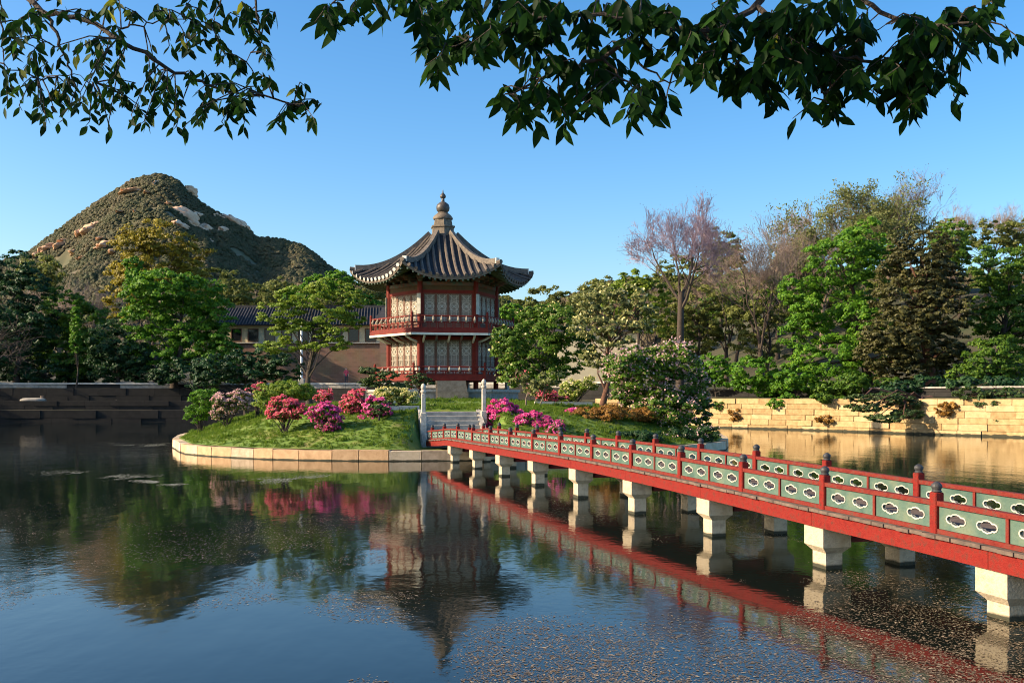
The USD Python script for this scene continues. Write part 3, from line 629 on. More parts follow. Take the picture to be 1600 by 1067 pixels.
r = np.random.default_rng(4)
s = S_(4.5)
while s < s_end - .2:
    w = .262; BPt('deck_plank', box((s + w / 2, WB / 2 + r.uniform(-.012, .012), .25 + r.uniform(-.004, .004)), (w - .012, WB + .30, .046)), 'deck'); s += w
from shapely.ops import unary_union
cl = unary_union([Point(-.115, 0).buffer(.062, 6), Point(.115, 0).buffer(.062, 6), Point(-.035, .035).buffer(.058, 6), Point(.035, .035).buffer(.058, 6), Point(-.035, -.035).buffer(.058, 6), Point(.035, -.035).buffer(.058, 6), Polygon([(-.12, -.04), (.12, -.04), (.12, .04), (-.12, .04)]), Point(0, .06).buffer(.045, 6), Point(0, -.06).buffer(.045, 6)]).simplify(.004)
cl = affinity.scale(cl, .92, .64, origin=(0, 0)); ring_ = cl.buffer(.017, 4).difference(cl)
def sheet(poly, d, th):
    v, f = prism(poly, 0, th); return np.column_stack([v[:, 0], d + v[:, 2], v[:, 1]]), f[:, ::-1]
capprof = [(.050, 0), (.058, .012), (.046, .03), (.062, .065), (.058, .095), (.034, .12), (.008, .135)]
for side, d in ((0, 0.0), (1, WB)):
    for i, zd in enumerate(posts):
        s0 = S_(zd)
        p = BPt('post', cbox((s0, d, .275 + .2575), (.13, .13, .515), .012), 'redbeam')
        v, f = lathe(capprof, 10, (0, 0, .79)); v = v * [1.15, 1.15, 1] + [s0, d, 0]
        BPt('post_cap', (v, f), 'cap', p, 45)
        s1 = S_(posts[i + 1]) if i + 1 < len(posts) else s_end - .05
        if s1 - s0 < .4: continue
        a0, a1 = s0 + .067, s1 - .067
        def strip(z0, z1, wd):
            ss = np.linspace(a0, a1, 5); v = np.array([[q, d + x, z] for q in ss for x, z in ((-wd / 2, z0), (wd / 2, z0), (wd / 2, z1), (-wd / 2, z1))])
            f = [[k * 4 + j, k * 4 + (j + 1) % 4, k * 4 + 4 + (j + 1) % 4, k * 4 + 4 + j] for k in range(4) for j in range(4)] + [[3, 2, 1, 0], [16, 17, 18, 19]]
            return vf((v, np.array(f)))
        BPt('top_rail', strip(.625, .685, .10), 'redwood'); BPt('bottom_rail', strip(.277, .335, .09), 'redwood')
        half = s1 - s0 > 1.6
        mid = (s0 + s1) / 2
        if half: BPt('middle_post', box((mid, d, .48), (.05, .075, .288)), 'redwood')
        spans = [(a0, mid - .027), (mid + .027, a1)] if half else [(a0, a1)]
        for u0, u1 in spans:
            q0, q1 = .337, .623; cx = [u0 + (u1 - u0) * .27, u0 + (u1 - u0) * .73]
            hs = [affinity.translate(cl, c, .478) for c in cx]
            pl = Polygon([(u0, q0), (u1, q0), (u1, q1), (u0, q1)])
            for h in hs: pl = pl.difference(h)
            pn = BPt('railing_panel', sheet(pl, d - .016, .032), 'panel')
            for c in cx: BPt('cloud_trim', sheet(affinity.translate(ring_, c, .478), d - .024, .048), 'white', pn)
def ptaper(s, d0, d1, w0, w1, z0, z1, ins):  # block widening upward
    v = [[s - w0 / 2, d0 + ins, z0], [s + w0 / 2, d0 + ins, z0], [s + w0 / 2, d1 - ins, z0], [s - w0 / 2, d1 - ins, z0], [s - w1 / 2, d0, z1], [s + w1 / 2, d0, z1], [s + w1 / 2, d1, z1], [s - w1 / 2, d1, z1]]
    return hexa(v)
for zd in piers:
    s0 = S_(zd)
    if zd < 8: continue
    hz = float(BZ(zd))
    for d0, d1 in ((-.06, .42), (WB - .42, WB + .06)):
        pr = BPt('pier', ptaper(s0, d0 + .10, d1 - .10, .38, .36, -hz - 1.2, -.40, 0), 'pier')
        BPt('pier_capital', join([ptaper(s0, d0, d1, .36, .52, -.40, -.30, .10), box((s0, (d0 + d1) / 2, -.152), (.52, d1 - d0, .296))]), 'pier', pr)
    BPt('cross_beam', box((s0, WB / 2, -.13), (.30, WB - 1.02, .24)), 'reddark')
ab = Thing('bridge_abutment', 'pale stone abutment under the island end of the red bridge', 'abutment', (-3, 44, 0))
for i, (ss, zz) in enumerate(((S_(44.6), .36), (S_(43.7), .30))):
    v, f = bmap(cbox((0, 0, 0), (1.0, 2.3 - .3 * i, .5), .03)); v = v - v.mean(0); c = B0 + BD * ss + BP * .82
    ab.part('stone', (v * [1, 1, 1] + [c[0], c[1], zz - .25 - .0], f), M['granite' if i == 0 else 'granitegrey'])

# stone stairs and posts at the island end
def rotp(v, c, th):
    c_, s_ = math.cos(th), math.sin(th); v = np.asarray(v, float); return v @ np.array([[c_, s_, 0], [-s_, c_, 0], [0, 0, 1]]) + np.array(c, float)
SC = np.array([-2.55, 45.75, 0])
st = Thing('stone_stairs', 'wide grey granite steps leading up from the bridge to the island lawn', 'stairs', tuple(SC))
for i in range(6):
    v, f = cbox((0, .17 + i * .34, .375 + .21 * (i + 1) / 2 + .1), (2.5, .36 + .02, .75 + .21 * (i + 1) - .2 if i else .5), .02)
    z1 = .72 + .2 * (i + 1); v, f = cbox((0, .17 + i * .34, (z1 + .1) / 2), (2.46, .344, z1 - .1), .02)
    st.part('step', (rotp(v, SC, PTH), f), M['granitegrey'])
for sx in (-1, 1):
    v = np.array([[-.11, -.1, .1], [.11, -.1, .1], [.11, 2.2, .1], [-.11, 2.2, .1], [-.11, -.1, .95], [.11, -.1, .95], [.11, 2.2, 2.02], [-.11, 2.2, 2.02]]) + [sx * 1.36, 0, 0]
    st.part('cheek_stone', (rotp(v, SC, PTH), hexa(np.zeros((8, 3)))[1]), M['granite'])
def stone_post(px, Yd, z0, zb, z1, label):
    p = at(px, 620, Yd); t = Thing('stone_post', label, 'post', (p[0], p[1], z0))
    t.part('base', rot_at(cbox((0, 0, (zb - z0) / 2), (.28, .28, zb - z0), .03), p, z0), M['granite'])
    t.part('shaft', rot_at(cbox((0, 0, zb - z0 + (z1 - zb) / 2), (.19, .19, z1 - zb), .03), p, z0), M['granite'])
    t.part('carved_head', (lathe([(.085, 0), (.125, .05), (.13, .11), (.085, .16), (.11, .23), (.115, .31), (.08, .40), (.02, .45)], 10, (p[0], p[1], z1))), M['granite'], smooth=50)
def rot_at(m, p, z0): return rotp(m[0], (p[0], p[1], z0), PTH), m[1]
stone_post(661.5, 45.6, .25, 1.9, 2.75, 'left granite post with carved head beside the foot of the island stairs')
stone_post(756, 47.6, .9, 1.95, 2.98, 'right granite post with carved head beside the pink azaleas and the stairs')
# low kerb rails on the island lawn
for (x0, y0, x1, y1, Yd, lab) in ((592, 628, 655, 628, 52, 'pale low stone kerb left of the island stairs below the cream azaleas'), (560, 648, 655, 648, 47.5, 'dark low stone kerb on the grass slope left of the stairs'), (835, 634, 925, 634, 54, 'pale low stone kerb behind the ochre shrubs right of the stairs')):
    a, b_ = at(x0, y0, Yd), at(x1, y1, Yd + .6); t = Thing('garden_kerb', lab, 'kerb', tuple(a)); n_ = max(2, int(np.linalg.norm(b_ - a) / .9))
    for i in range(n_):
        p, q = a + (b_ - a) * i / n_, a + (b_ - a) * (i + 1) / n_; m = (p + q) / 2; zg = float(island_z(m[0], m[1]))
        t.part('stone', beam([p[0] + .01, p[1], zg + .06], [q[0] - .01, q[1], zg + .06], .22, .3), M['granite'])

# ------------------------------------------------------------------ trees and shrubs
def gz(x, y):
    return float(island_z(x, y)) if island_d(x, y) > 0 else float(ground_z(x, y))
def clumpy(lobes, rng, dens, lsize, lobe_gap=.12, per=46, flat=.75, crad=.26, droop=.0):
    """leaf centres, directions, clump centres for a crown made of ellipsoid lobes (c, r)."""
    C, D, K = [], [], []
    for c, r in lobes:
        c, r = np.array(c, float), np.array(r, float); rm = r.mean()
        rc = np.clip(rm * crad, .22, 1.0)
        n = max(5, int(dens * 3.2 * (r[0] * r[2] + r[0] * r[1] + r[1] * r[2]) / 3 / rc ** 2 * 1.15))
        u = unit(rng.normal(size=(n, 3))); rad = rng.uniform(.45, 1.0, n) ** .45
        warp = .56 + .9 * meshkit.fbm(u * 2.1 + c * .37, 2, 3)
        k = c + u * (rad * warp)[:, None] * r
        K.append(k)
        m = max(14, int(per * (rc / lsize) ** 1.3 / 2.3))
        rr = rc * rng.uniform(.6, 1.25, n)
        w = unit(rng.normal(size=(n, m, 3))); w[..., 2] = np.abs(w[..., 2]) * 1.15 - .45
        pts = k[:, None] + w * (rr[:, None] * rng.uniform(.35, 1, (n, m)))[..., None] * [1, 1, flat]
        dd = w * 1.0 + rng.normal(0, .5, (n, m, 3)) + u[:, None] * .6; dd[..., 2] += .3
        C.append(pts.reshape(-1, 3)); D.append(dd.reshape(-1, 3))
    return np.vstack(C), np.vstack(D), np.vstack(K)
def limbs(base, top, K, rng, r0, nmax=26, lean=(0, 0)):
    base, top = np.array(base, float), np.array(top, float)
    n = 8; t = np.linspace(0, 1, n)
    path = base + (top - base) * t[:, None] + np.stack([np.sin(t * 4.1 + rng.uniform(0, 6)) * .05, np.sin(t * 3.3 + rng.uniform(0, 6)) * .05, 0 * t], 1) * np.linalg.norm(top - base) * np.sin(t * PI)[:, None]
    rad = r0 * (1 - .72 * t); rad[0] *= 1.25
    trunk = tube(path, rad, 9)
    S = []
    pick = K[rng.permutation(len(K))[:nmax]]
    for k in pick:
        h = np.clip((k[2] - base[2]) / max(top[2] - base[2], .1) - rng.uniform(.15, .4), .25, .92)
        p = np.array([np.interp(h, t, path[:, j]) for j in range(3)]); rr = r0 * (1 - .72 * h) * rng.uniform(.3, .5)
        m = (p + k) / 2 + rng.normal(0, .08, 3) * np.linalg.norm(k - p) + [0, 0, .06 * np.linalg.norm(k - p)]
        S += [[*p, *m, rr, rr * .6], [*m, *k, rr * .6, rr * .22]]
    return trunk, segs_mesh(S, 5) if S else None
def tree(name, label, base, lobes, Yd, mat, seed, cat='tree', bark='bark', r0=.22, ls=None, dens=1.0, group=None, depth=.8, topf=.75, extra=None, nl=26, flat=.75, per=46, base_z=None, crad=.26, spread=1.0):
    """base: pixel x of the trunk foot or (x, y) metres; lobes as seen: (px, py, rx, ry)."""
    rng = np.random.default_rng(seed); k = Yd / 1600
    L = []
    for lb in lobes:
        px, py, rx, ry = lb[:4]; c = at(px, py, Yd); c[1] += (lb[4] if len(lb) > 4 else rng.uniform(-.5, .5) * rx * k * spread)
        L.append((c, (rx * k, rx * k * depth, ry * k)))
    bx, by = ((base - 800) * k, Yd) if np.isscalar(base) else base
    bz = gz(bx, by) if base_z is None else base_z
    ls = ls or float(np.clip(Yd * .0027, .12, .4))
    C, D, K = clumpy(L, rng, dens * (1.5 if Yd > 75 else 1.25), ls, per=per, flat=flat, crad=crad)
    w = np.array([l[1][0] * l[1][2] for l in L]); cc = np.array([l[0] for l in L])
    top = (cc * w[:, None]).sum(0) / w.sum(); top[2] = bz + (cc[:, 2].max() - bz) * topf; top[:2] = top[:2] * .7 + np.array([bx, by]) * .3
    t = Thing(name, label, cat, (bx, by, bz), group)
    tr, lm = limbs((bx, by, bz - .15), top, K, rng, r0, nl)
    tp = t.part('trunk', tr, M[bark], smooth=50)
    if lm is not None: t.part('limbs', lm, M[bark], tp)
    n = len(C); v, f = leaf_quads(C, np.cross(D, rng.normal(size=D.shape)), ls * rng.uniform(.7, 1.25, n), ls * .66 * rng.uniform(.8, 1.2, n), rng, N=D)
    t.part('crown', (v, f), M[mat], tint=np.repeat(np.clip(rng.normal(.5, .22, n), 0, 1), 4))
    for mt, frac, sz in (extra or []):
        m = int(n * frac); i = rng.integers(0, n, m); c = C[i] + rng.normal(0, ls * .5, (m, 3)) + [0, 0, ls * .3]
        v, f = leaf_quads(c, D[i] + rng.normal(0, .6, (m, 3)), sz * rng.uniform(.7, 1.3, m), sz * rng.uniform(.6, .9, m), rng, 1)
        t.part('blossom', (v, f), M[mt], kind='stuff', tint=np.repeat(np.clip(rng.normal(.5, .28, m), 0, 1), 4))
    return t
def shrub(name, label, lobes, Yd, mat, seed, flower=None, ff=1.2, ls=.11, fs=.10, cat='shrub', dens=1.1, group=None, base=None):
    rng = np.random.default_rng(seed); k = Yd / 1600; L = []
    for px, py, rx, ry in lobes:
        c = at(px, py, Yd); rx, ry = rx * 1.04, ry * 1.05; c[1] += rng.uniform(-.3, .3) * rx * k; L.append((c, (rx * k, rx * k * .85, ry * k)))
    bx = np.mean([l[0][0] for l in L]) if base is None else (base - 800) * k; by = Yd; bz = gz(bx, by)
    C, D, K = clumpy(L, rng, dens * 1.5, ls, per=46, flat=.8, crad=.3)
    t = Thing(name, label, cat, (bx, by, bz), group)
    S = []
    for q in K[rng.permutation(len(K))[:14]]:
        p = np.array([bx, by, bz - .05]) + rng.normal(0, .10, 3) * [1, 1, 0]; m = p + (q - p) * .5 + [0, 0, .05]
        S += [[*p, *m, .028, .02], [*m, *q, .02, .008]]
    t.part('stems', segs_mesh(S, 5), M['bark'])
    n = len(C); v, f = leaf_quads(C, np.cross(D, rng.normal(size=D.shape)), ls * rng.uniform(.7, 1.3, n), ls * .55, rng, N=D)
    t.part('foliage', (v, f), M[mat], tint=np.repeat(np.clip(rng.normal(.5, .25, n), 0, 1), 4))
    if flower:
        m = int(n * ff); i = rng.integers(0, n, m); cen = np.vstack([l[0] for l in L]).mean(0)
        o = unit(C[i] - cen); c = C[i] + o * ls * .45 + [0, 0, ls * .25]
        v, f = leaf_quads(c, np.cross(o, rng.normal(size=(m, 3))), fs * rng.uniform(.8, 1.3, m), fs * rng.uniform(.7, 1.0, m), rng, .6)
        t.part('flowers', (v, f), M[flower], kind='stuff', tint=np.repeat(np.clip(rng.normal(.5, .28, m), 0, 1), 4))
    return t
def grow(rng, p, d, L, r, lev, S, tips, gn=3.4, up=.12, ang=.55, shrink=.68):
    n = 3; q = p
    for i in range(n):
        d = unit(d + rng.normal(0, .13, 3) + [0, 0, up * .5]); e = q + d * L / n; r1 = r * (1 - .16)
        S.append([*q, *e, r, r1]); q, r = e, r1
        if lev > 0 and i >= 1 - (lev < 3):
            for _ in range(int(rng.poisson(gn / n * 1.1))):
                a = unit(np.cross(d, rng.normal(size=3))); nd = unit(d * math.cos(ang) + a * math.sin(ang) * rng.uniform(.7, 1.4) + [0, 0, up])
                grow(rng, q, nd, L * shrink * rng.uniform(.75, 1.15), r * .55, lev - 1, S, tips, gn, up, ang, shrink)
    if lev > 0: grow(rng, q, unit(d + rng.normal(0, .25, 3)), L * shrink, r * .85, lev - 1, S, tips, gn, up, ang, shrink)
    else: tips.append(q)
def bare_tree(name, label, base, H, seed, r0=.25, fork=.45, lev=5, bark='twig', bud=None, nb=3, bsize=.16, group=None, spread=.55, up=.12, cat='bare tree', n0=4, minr=.012, shrink=.66, stems=0, gn=3.0, wood=None):
    rng = np.random.default_rng(seed); x, y = base; z = gz(x, y); S, tips = [], []
    q = np.array([x, y, z - .2]); n = 5; path = [q]
    for i in range(n): q = q + np.array([rng.normal(0, .03), rng.normal(0, .03), 1]) * H * fork / n; path.append(q)
    L0 = H * (1 - fork) * (1 - shrink) / (1 - shrink ** (lev)) * 1.02
    for i in range(n0):
        a = i / n0 * 2 * PI + rng.uniform(-.5, .5); s_ = spread * rng.uniform(.6, 1.2)
        grow(rng, q - [0, 0, rng.uniform(0, .10) * H], unit(np.array([math.cos(a) * s_, math.sin(a) * s_, 1.0])), L0 * rng.uniform(.85, 1.1), r0 * .5, lev - 1, S, tips, gn, up=up, ang=spread, shrink=shrink)
    for i in range(stems):
        a = rng.uniform(0, 2 * PI); h = rng.uniform(.25, .85); grow(rng, q * h + path[0] * (1 - h), unit(np.array([math.cos(a), math.sin(a), .5])), L0 * .6, r0 * .25, 2, S, tips, up=.1, ang=.5)
    S = np.array(S); S[:, 6:] = np.maximum(S[:, 6:], minr)
    t = Thing(name, label, cat, (x, y, z), group)
    tp = t.part('trunk', tube(path, np.linspace(r0 * 1.2, r0 * .75, len(path)), 9), M[wood or bark], smooth=50)
    big = S[:, 6] > .035
    t.part('limbs', segs_mesh(S[big], 5), M[wood or bark], tp); t.part('twigs', segs_mesh(S[~big], 3), M[bark], tp, kind='stuff')
    if bud:
        T_ = np.repeat(np.array(tips), nb, 0); T_ = T_ + rng.normal(0, .28, T_.shape); v, f = leaf_quads(T_, rng.normal(size=T_.shape), bsize * rng.uniform(.6, 1.3, len(T_)), bsize * .5, rng)
        t.part('buds', (v, f), M[bud], tint=np.repeat(np.clip(rng.normal(.5, .25, len(T_)), 0, 1), 4))
    return t
bx_ = lambda px, Yd: ((px - 800) / 1600 * Yd, Yd)

# island trees
tree('island_tree', 'layered green tree with dark trunk left of the pavilion in front of the brown wall', 484, [(517, 450, 42, 17), (470, 466, 42, 20), (545, 468, 26, 14), (432, 488, 28, 20), (500, 492, 50, 20), (545, 500, 24, 14), (460, 515, 45, 16), (525, 522, 30, 12), (440, 540, 40, 11), (515, 540, 34, 9)], 62, 'lime', 101, r0=.20, dens=.8, nl=40, flat=.45, topf=.72, crad=.3)
tree('shade_shrub', 'dark bushy evergreen mass left of the layered tree on the island', 385, [(335, 578, 34, 26), (372, 572, 32, 28), (410, 568, 34, 26), (446, 576, 28, 24), (320, 600, 24, 18), (395, 590, 45, 20)], 66, 'dark', 102, cat='evergreen', r0=.14)
tree('magnolia', 'dense rounded green tree with pale trunks right of the pavilion', 838, [(835, 540, 50, 40), (800, 548, 32, 30), (866, 512, 42, 34), (848, 490, 32, 18), (893, 548, 40, 40), (808, 585, 32, 20), (850, 585, 42, 22), (785, 522, 14, 14)], 60, 'green', 103, r0=.13, bark='barkpale', dens=1.1, extra=[('cream', .03, .16)])
tree('yellow_tree', 'pale yellow green blossoming tree with an orange lit trunk right of the pavilion', 941, [(948, 478, 38, 30), (985, 462, 28, 20), (925, 512, 36, 26), (965, 525, 40, 26), (1000, 495, 30, 28), (915, 470, 22, 16), (930, 560, 28, 20)], 56, 'paleleaf', 104, r0=.20, bark='barkred', dens=.62, extra=[('cream', .10, .17)], nl=40, topf=.6)
tree('blossom_tree', 'low spreading dark leaved tree covered in pale pink blossom by the bridge', 1005, [(1010, 585, 62, 38), (1062, 600, 48, 46), (975, 572, 40, 28), (1045, 560, 46, 26), (1088, 632, 26, 42), (1040, 640, 52, 32), (985, 615, 30, 26)], 51, 'green', 105, r0=.12, dens=1.3, extra=[('palepink', .22, .13)], ls=.16, topf=.5)
tree('small_tree', 'slender young tree with orange tinted leaves in front of the magnolia', 822, [(826, 600, 24, 14), (842, 610, 20, 10), (812, 590, 14, 10)], 52, 'paleleaf', 106, r0=.055, bark='barkpale', dens=.5, extra=[('coral', .05, .12)], nl=14, ls=.16)
tree('small_tree', 'second slender tree with pale twisted trunk behind the magenta azalea', 842, [(850, 600, 20, 12), (862, 590, 18, 12)], 51.5, 'paleleaf', 107, r0=.05, bark='barkpale', dens=.5, nl=10, ls=.16)
def padpine(px, Yd, pads, label, seed):
    return tree('pruned_pine', label, px, pads, Yd, 'pine', seed, r0=.07, ls=.13, flat=.4, dens=1.0, nl=20, topf=.8, cat='pine', crad=.34)
padpine(590, 54, [(578, 579, 18, 5), (604, 586, 24, 6), (572, 594, 16, 5), (594, 600, 28, 6), (618, 604, 18, 5)], 'small pruned pine with flat foliage pads left of the pavilion steps', 111)
padpine(658, 58, [(655, 590, 18, 6), (640, 600, 20, 6), (664, 602, 14, 5)], 'small cloud pruned pine directly beside the pavilion steps', 112)
padpine(592, 45.5, [(592, 640, 15, 8), (604, 634, 12, 7)], 'tiny dark pine with bent twin stems on the grass bank by the magenta azalea', 113)
# flower shrubs on the island
SH = [('azalea', 'red pink flowering azalea on the grass bank left of centre', [(445, 638, 24, 16), (432, 645, 14, 10), (462, 642, 16, 12)], 45.5, 'green', 'coral', 1.08, 'pink'),
      ('azalea', 'magenta and pink azalea lowest on the grass bank above the stone edge', [(508, 650, 20, 17), (516, 662, 14, 11), (498, 642, 14, 10)], 44.6, 'green', 'magenta', 1.12, None),
      ('azalea', 'tall coral pink azalea beside the cream shrub on the bank', [(556, 630, 18, 20), (548, 640, 15, 14), (566, 642, 16, 14)], 47.5, 'green', 'coral', 1.22, None),
      ('azalea', 'magenta azalea on dark stems in front of the cream shrub', [(585, 638, 18, 15), (576, 650, 14, 10), (598, 642, 10, 9)], 46.2, 'green', 'magenta', 1.12, None),
      ('azalea', 'small low red azalea far back near the layered tree', [(507, 619, 14, 7)], 53, 'green', 'coral', 1.15, None),
      ('azalea', 'big hot pink azalea at the right of the stone stairs', [(785, 646, 25, 18), (772, 655, 15, 14), (800, 652, 18, 14)], 47.8, 'green', 'pink', 2.0, None),
      ('azalea', 'bright magenta azalea in front of the hot pink one beside the bridge rail', [(832, 660, 26, 13), (850, 663, 16, 10), (815, 664, 14, 11)], 46.0, 'green', 'magenta', 1.50, None),
      ('azalea', 'small purple pink azalea half hidden by the railing at the end of the magenta one', [(866, 670, 14, 9)], 45.2, 'green', 'magenta', .7, None),
      ('azalea', 'red pink azalea growing between the ochre mounds', [(893, 652, 13, 12), (900, 658, 9, 8)], 49, 'ochre', 'pink', .9, None),
      ('azalea', 'orange coral azalea under the magnolia on the lawn', [(855, 618, 16, 8), (868, 622, 12, 6)], 55, 'green', 'coral', 1.08, None),
      ('azalea', 'pale pink azalea at the left end of the island above the stone edge', [(352, 632, 18, 16), (372, 628, 18, 15), (338, 645, 10, 10)], 52, 'green', 'palepink', 1.1, None),
      ('azalea', 'dusky pink azalea bush between the pale pink one and the lime shrub', [(402, 608, 13, 10)], 53, 'dark', 'coral', .5, None),
      ('shrub', 'broad lime yellow leaved shrub behind the red pink azalea', [(432, 616, 30, 19), (455, 610, 24, 15), (416, 626, 18, 15), (474, 612, 16, 13)], 49.6, 'lime', None, 0, None),
      ('shrub', 'fresh green upright bush at the left tip of the island', [(312, 632, 18, 24), (325, 622, 14, 16), (302, 648, 12, 14)], 53.5, 'bright', None, 0, None),
      ('shrub', 'cream yellow flowering shrub behind the coral azalea', [(602, 618, 18, 10), (622, 618, 18, 9), (640, 622, 14, 8)], 49.5, 'lime', 'cream', .8, None),
      ('shrub', 'yellow green shrub under the yellow tree behind the low kerb', [(895, 608, 20, 14), (915, 600, 18, 12), (885, 620, 14, 8)], 57, 'lime', 'cream', .25, None),
      ('shrub', 'low ochre brown mounded shrub right of the azaleas', [(925, 648, 36, 13), (895, 656, 28, 13), (955, 645, 26, 12)], 48.6, 'ochre', None, 0, None),
      ('shrub', 'second ochre brown mound beneath the blossom tree', [(980, 650, 32, 12), (1005, 648, 24, 11)], 49.4, 'ochre', None, 0, None),
      ('shrub', 'dark green low shrub trailing over the right edge of the island', [(1075, 678, 32, 10), (1105, 676, 20, 12), (1040, 684, 26, 8)], 48.2, 'dark', 'palepink', .04, None),
      ('shrub', 'dark shaded low shrub along the slope behind the bridge railing', [(950, 682, 36, 9), (1000, 682, 36, 10)], 46.5, 'dark', None, 0, None)]
for i, (nm, lab, lb, Yd, mt, fl, ff, _) in enumerate(SH): shrub(nm, lab, lb, Yd, mt, 200 + i, fl, ff)

# trees behind the pond, right bank
tree('leafy_tree', 'large vivid green tree in full sun on the right bank', 1362, [(1345, 378, 48, 32), (1300, 415, 55, 36), (1368, 420, 40, 38), (1252, 458, 34, 34), (1310, 478, 66, 44), (1262, 520, 40, 36), (1350, 500, 40, 40), (1290, 560, 55, 34), (1345, 560, 40, 30), (1250, 580, 28, 22)], 90, 'bright', 301, r0=.4, dens=.95)
tree('conifer', 'tall dark olive evergreen towering over the right bank between two green trees', 1455, [(1448, 385, 52, 26), (1440, 420, 62, 32), (1475, 440, 48, 34), (1425, 470, 62, 38), (1462, 490, 55, 36), (1400, 520, 58, 40), (1455, 535, 60, 40), (1385, 550, 44, 30), (1420, 575, 50, 26), (1490, 560, 30, 34)], 84, 'conifer', 302, cat='evergreen', r0=.42, bark='barkred', flat=.62, dens=1.0, ls=.22, crad=.17)
tree('leafy_tree', 'broad mid green tree at the right edge of the picture', 1560, [(1560, 420, 46, 36), (1600, 450, 50, 44), (1545, 460, 36, 30), (1580, 500, 56, 40), (1610, 520, 40, 40), (1530, 500, 20, 26)], 88, 'green', 303, r0=.38, dens=.95)
tree('leafy_tree', 'shadowed lower green tree under the broad tree at the right edge', 1575, [(1560, 560, 48, 34), (1595, 580, 44, 36), (1530, 570, 30, 28), (1500, 590, 24, 20)], 80, 'green', 304, r0=.25, dens=.9)
tree('leafy_tree', 'yellowish green tree behind the yellow blossoming tree', 985, [(985, 445, 30, 22), (1010, 462, 34, 26), (965, 470, 26, 24), (1030, 490, 34, 30)], 104, 'lime', 306, r0=.25, dens=.6, nl=40)
tree('leafy_tree', 'drab olive tree standing behind the tall bare tree trunk', 1095, [(1090, 470, 44, 34), (1050, 490, 36, 34), (1125, 500, 40, 36), (1085, 525, 50, 30)], 108, 'drab', 307, r0=.25, dens=.6, nl=40)
tree('leafy_tree', 'drab green tree filling between bare trees above the bank shrubs', 1200, [(1170, 500, 40, 36), (1210, 470, 40, 36), (1230, 520, 40, 40), (1180, 540, 40, 30)], 106, 'drab', 308, r0=.25, dens=.5, nl=40)
tree('leafy_tree', 'dull green rounded tree just right of the pavilion roof far behind', 860, [(850, 470, 36, 22), (885, 476, 36, 22), (825, 485, 28, 22), (915, 485, 30, 24)], 120, 'drab', 309, r0=.25, dens=.6)
tree('leafy_tree', 'small vivid green tree behind the right balcony of the pavilion', 800, [(800, 490, 22, 14), (785, 500, 18, 14), (815, 520, 24, 24)], 96, 'bright', 310, r0=.15, dens=.8)
tree('leafy_tree', 'brownish green tree on the skyline at the far right behind the broad tree', 1540, [(1530, 372, 40, 24), (1580, 365, 40, 24), (1500, 385, 30, 22), (1610, 380, 40, 30)], 118, 'drab', 311, r0=.25, dens=.55, nl=40)
def bankshrub(lab, lobes, Yd, mt, seed, d=.9, hang=False):
    px = np.mean([l[0] for l in lobes]); bz = EYE - (max(l[1] + l[3] * .7 for l in lobes) - 620) / 1600 * Yd if hang else None
    return tree('bank_shrub', lab, ((px - 800) / 1600 * Yd + .2, Yd + .5) if hang else px, lobes, Yd, mt, seed, cat='shrub', r0=.05 if hang else .08, dens=d, ls=.2 if hang else .26, nl=16, base_z=bz)
bankshrub('bright green bush nearest the island tree on top of the right bank', [(1115, 575, 32, 22), (1100, 592, 22, 14), (1140, 590, 26, 16)], 93, 'bright', 321)
bankshrub('bright green bush spilling over the middle of the right bank wall', [(1180, 578, 36, 24), (1205, 600, 26, 16), (1165, 600, 24, 12), (1195, 614, 16, 9)], 89, 'bright', 322)
bankshrub('bright green bush below the vivid green tree on the bank', [(1240, 590, 34, 20), (1270, 602, 24, 12), (1225, 604, 18, 10)], 86, 'bright', 323)
bankshrub('dark green low bush at the foot of the tall olive evergreen', [(1330, 596, 28, 14), (1390, 600, 22, 10)], 82, 'green', 324)
bankshrub('dry rust coloured bush growing from the right bank wall', [(1150, 648, 12, 9)], 84.9, 'ochre', 325, 1.0, True)
tree('leaning_pine', 'old pine leaning out over the water from the right bank', (30.2, 74.0), [(1340, 636, 28, 7, -2), (1385, 622, 32, 9, -1), (1360, 652, 26, 7, -3), (1400, 646, 26, 8, -2), (1325, 622, 18, 6, -2), (1415, 632, 22, 8, -1)], 72.5, 'pine', 326, cat='pine', r0=.26, bark='barkred', ls=.2, flat=.4, nl=40, topf=.9)
tree('low_pine', 'low spreading pine hanging over the bank at the right edge of the picture', (33.6, 69.5), [(1545, 632, 40, 12, -1), (1580, 622, 40, 14), (1515, 615, 30, 10), (1590, 650, 34, 10, -1), (1560, 655, 26, 8, -2)], 69.0, 'pine', 327, cat='pine', r0=.16, bark='barkred', ls=.2, flat=.45, nl=30, topf=.9)
# bare trees
bare_tree('bare_tree', 'tall bare tree with mauve twigs rising alone right of the pavilion', bx_(1063, 96), 20.2, 401, r0=.36, fork=.50, lev=6, bark='twigmauve', bud='bud', nb=1, bsize=.12, wood='bark', spread=.62, up=.13, n0=5, shrink=.70, minr=.014)
for px, Yd, H, sd, lab in ((1335, 120, 19.5, 421, 'tall wispy pale green tree topping the skyline behind the vivid green one'), (1388, 124, 15, 422, 'second wispy pale green tree on the skyline left of the olive evergreen'), (1285, 118, 15.5, 423, 'lower wispy pale green tree at the left of the tall skyline tree')):
    bare_tree('budding_tree', lab, bx_(px, Yd), H, sd, r0=.3, fork=.3, lev=5, bud='paleleaf', nb=9, bsize=.34, gn=3.2, wood='barkpale', spread=.6, up=.1, n0=5, shrink=.7, cat='tree')
P1 = bare_tree('bare_tree', 'brown bare tree with fan of fine twigs behind the bank shrubs', bx_(1190, 104), 17, 402, r0=.3, fork=.28, lev=6, bud='budbrown', nb=1, gn=2.7, wood='bark', spread=.55, n0=5, shrink=.71)
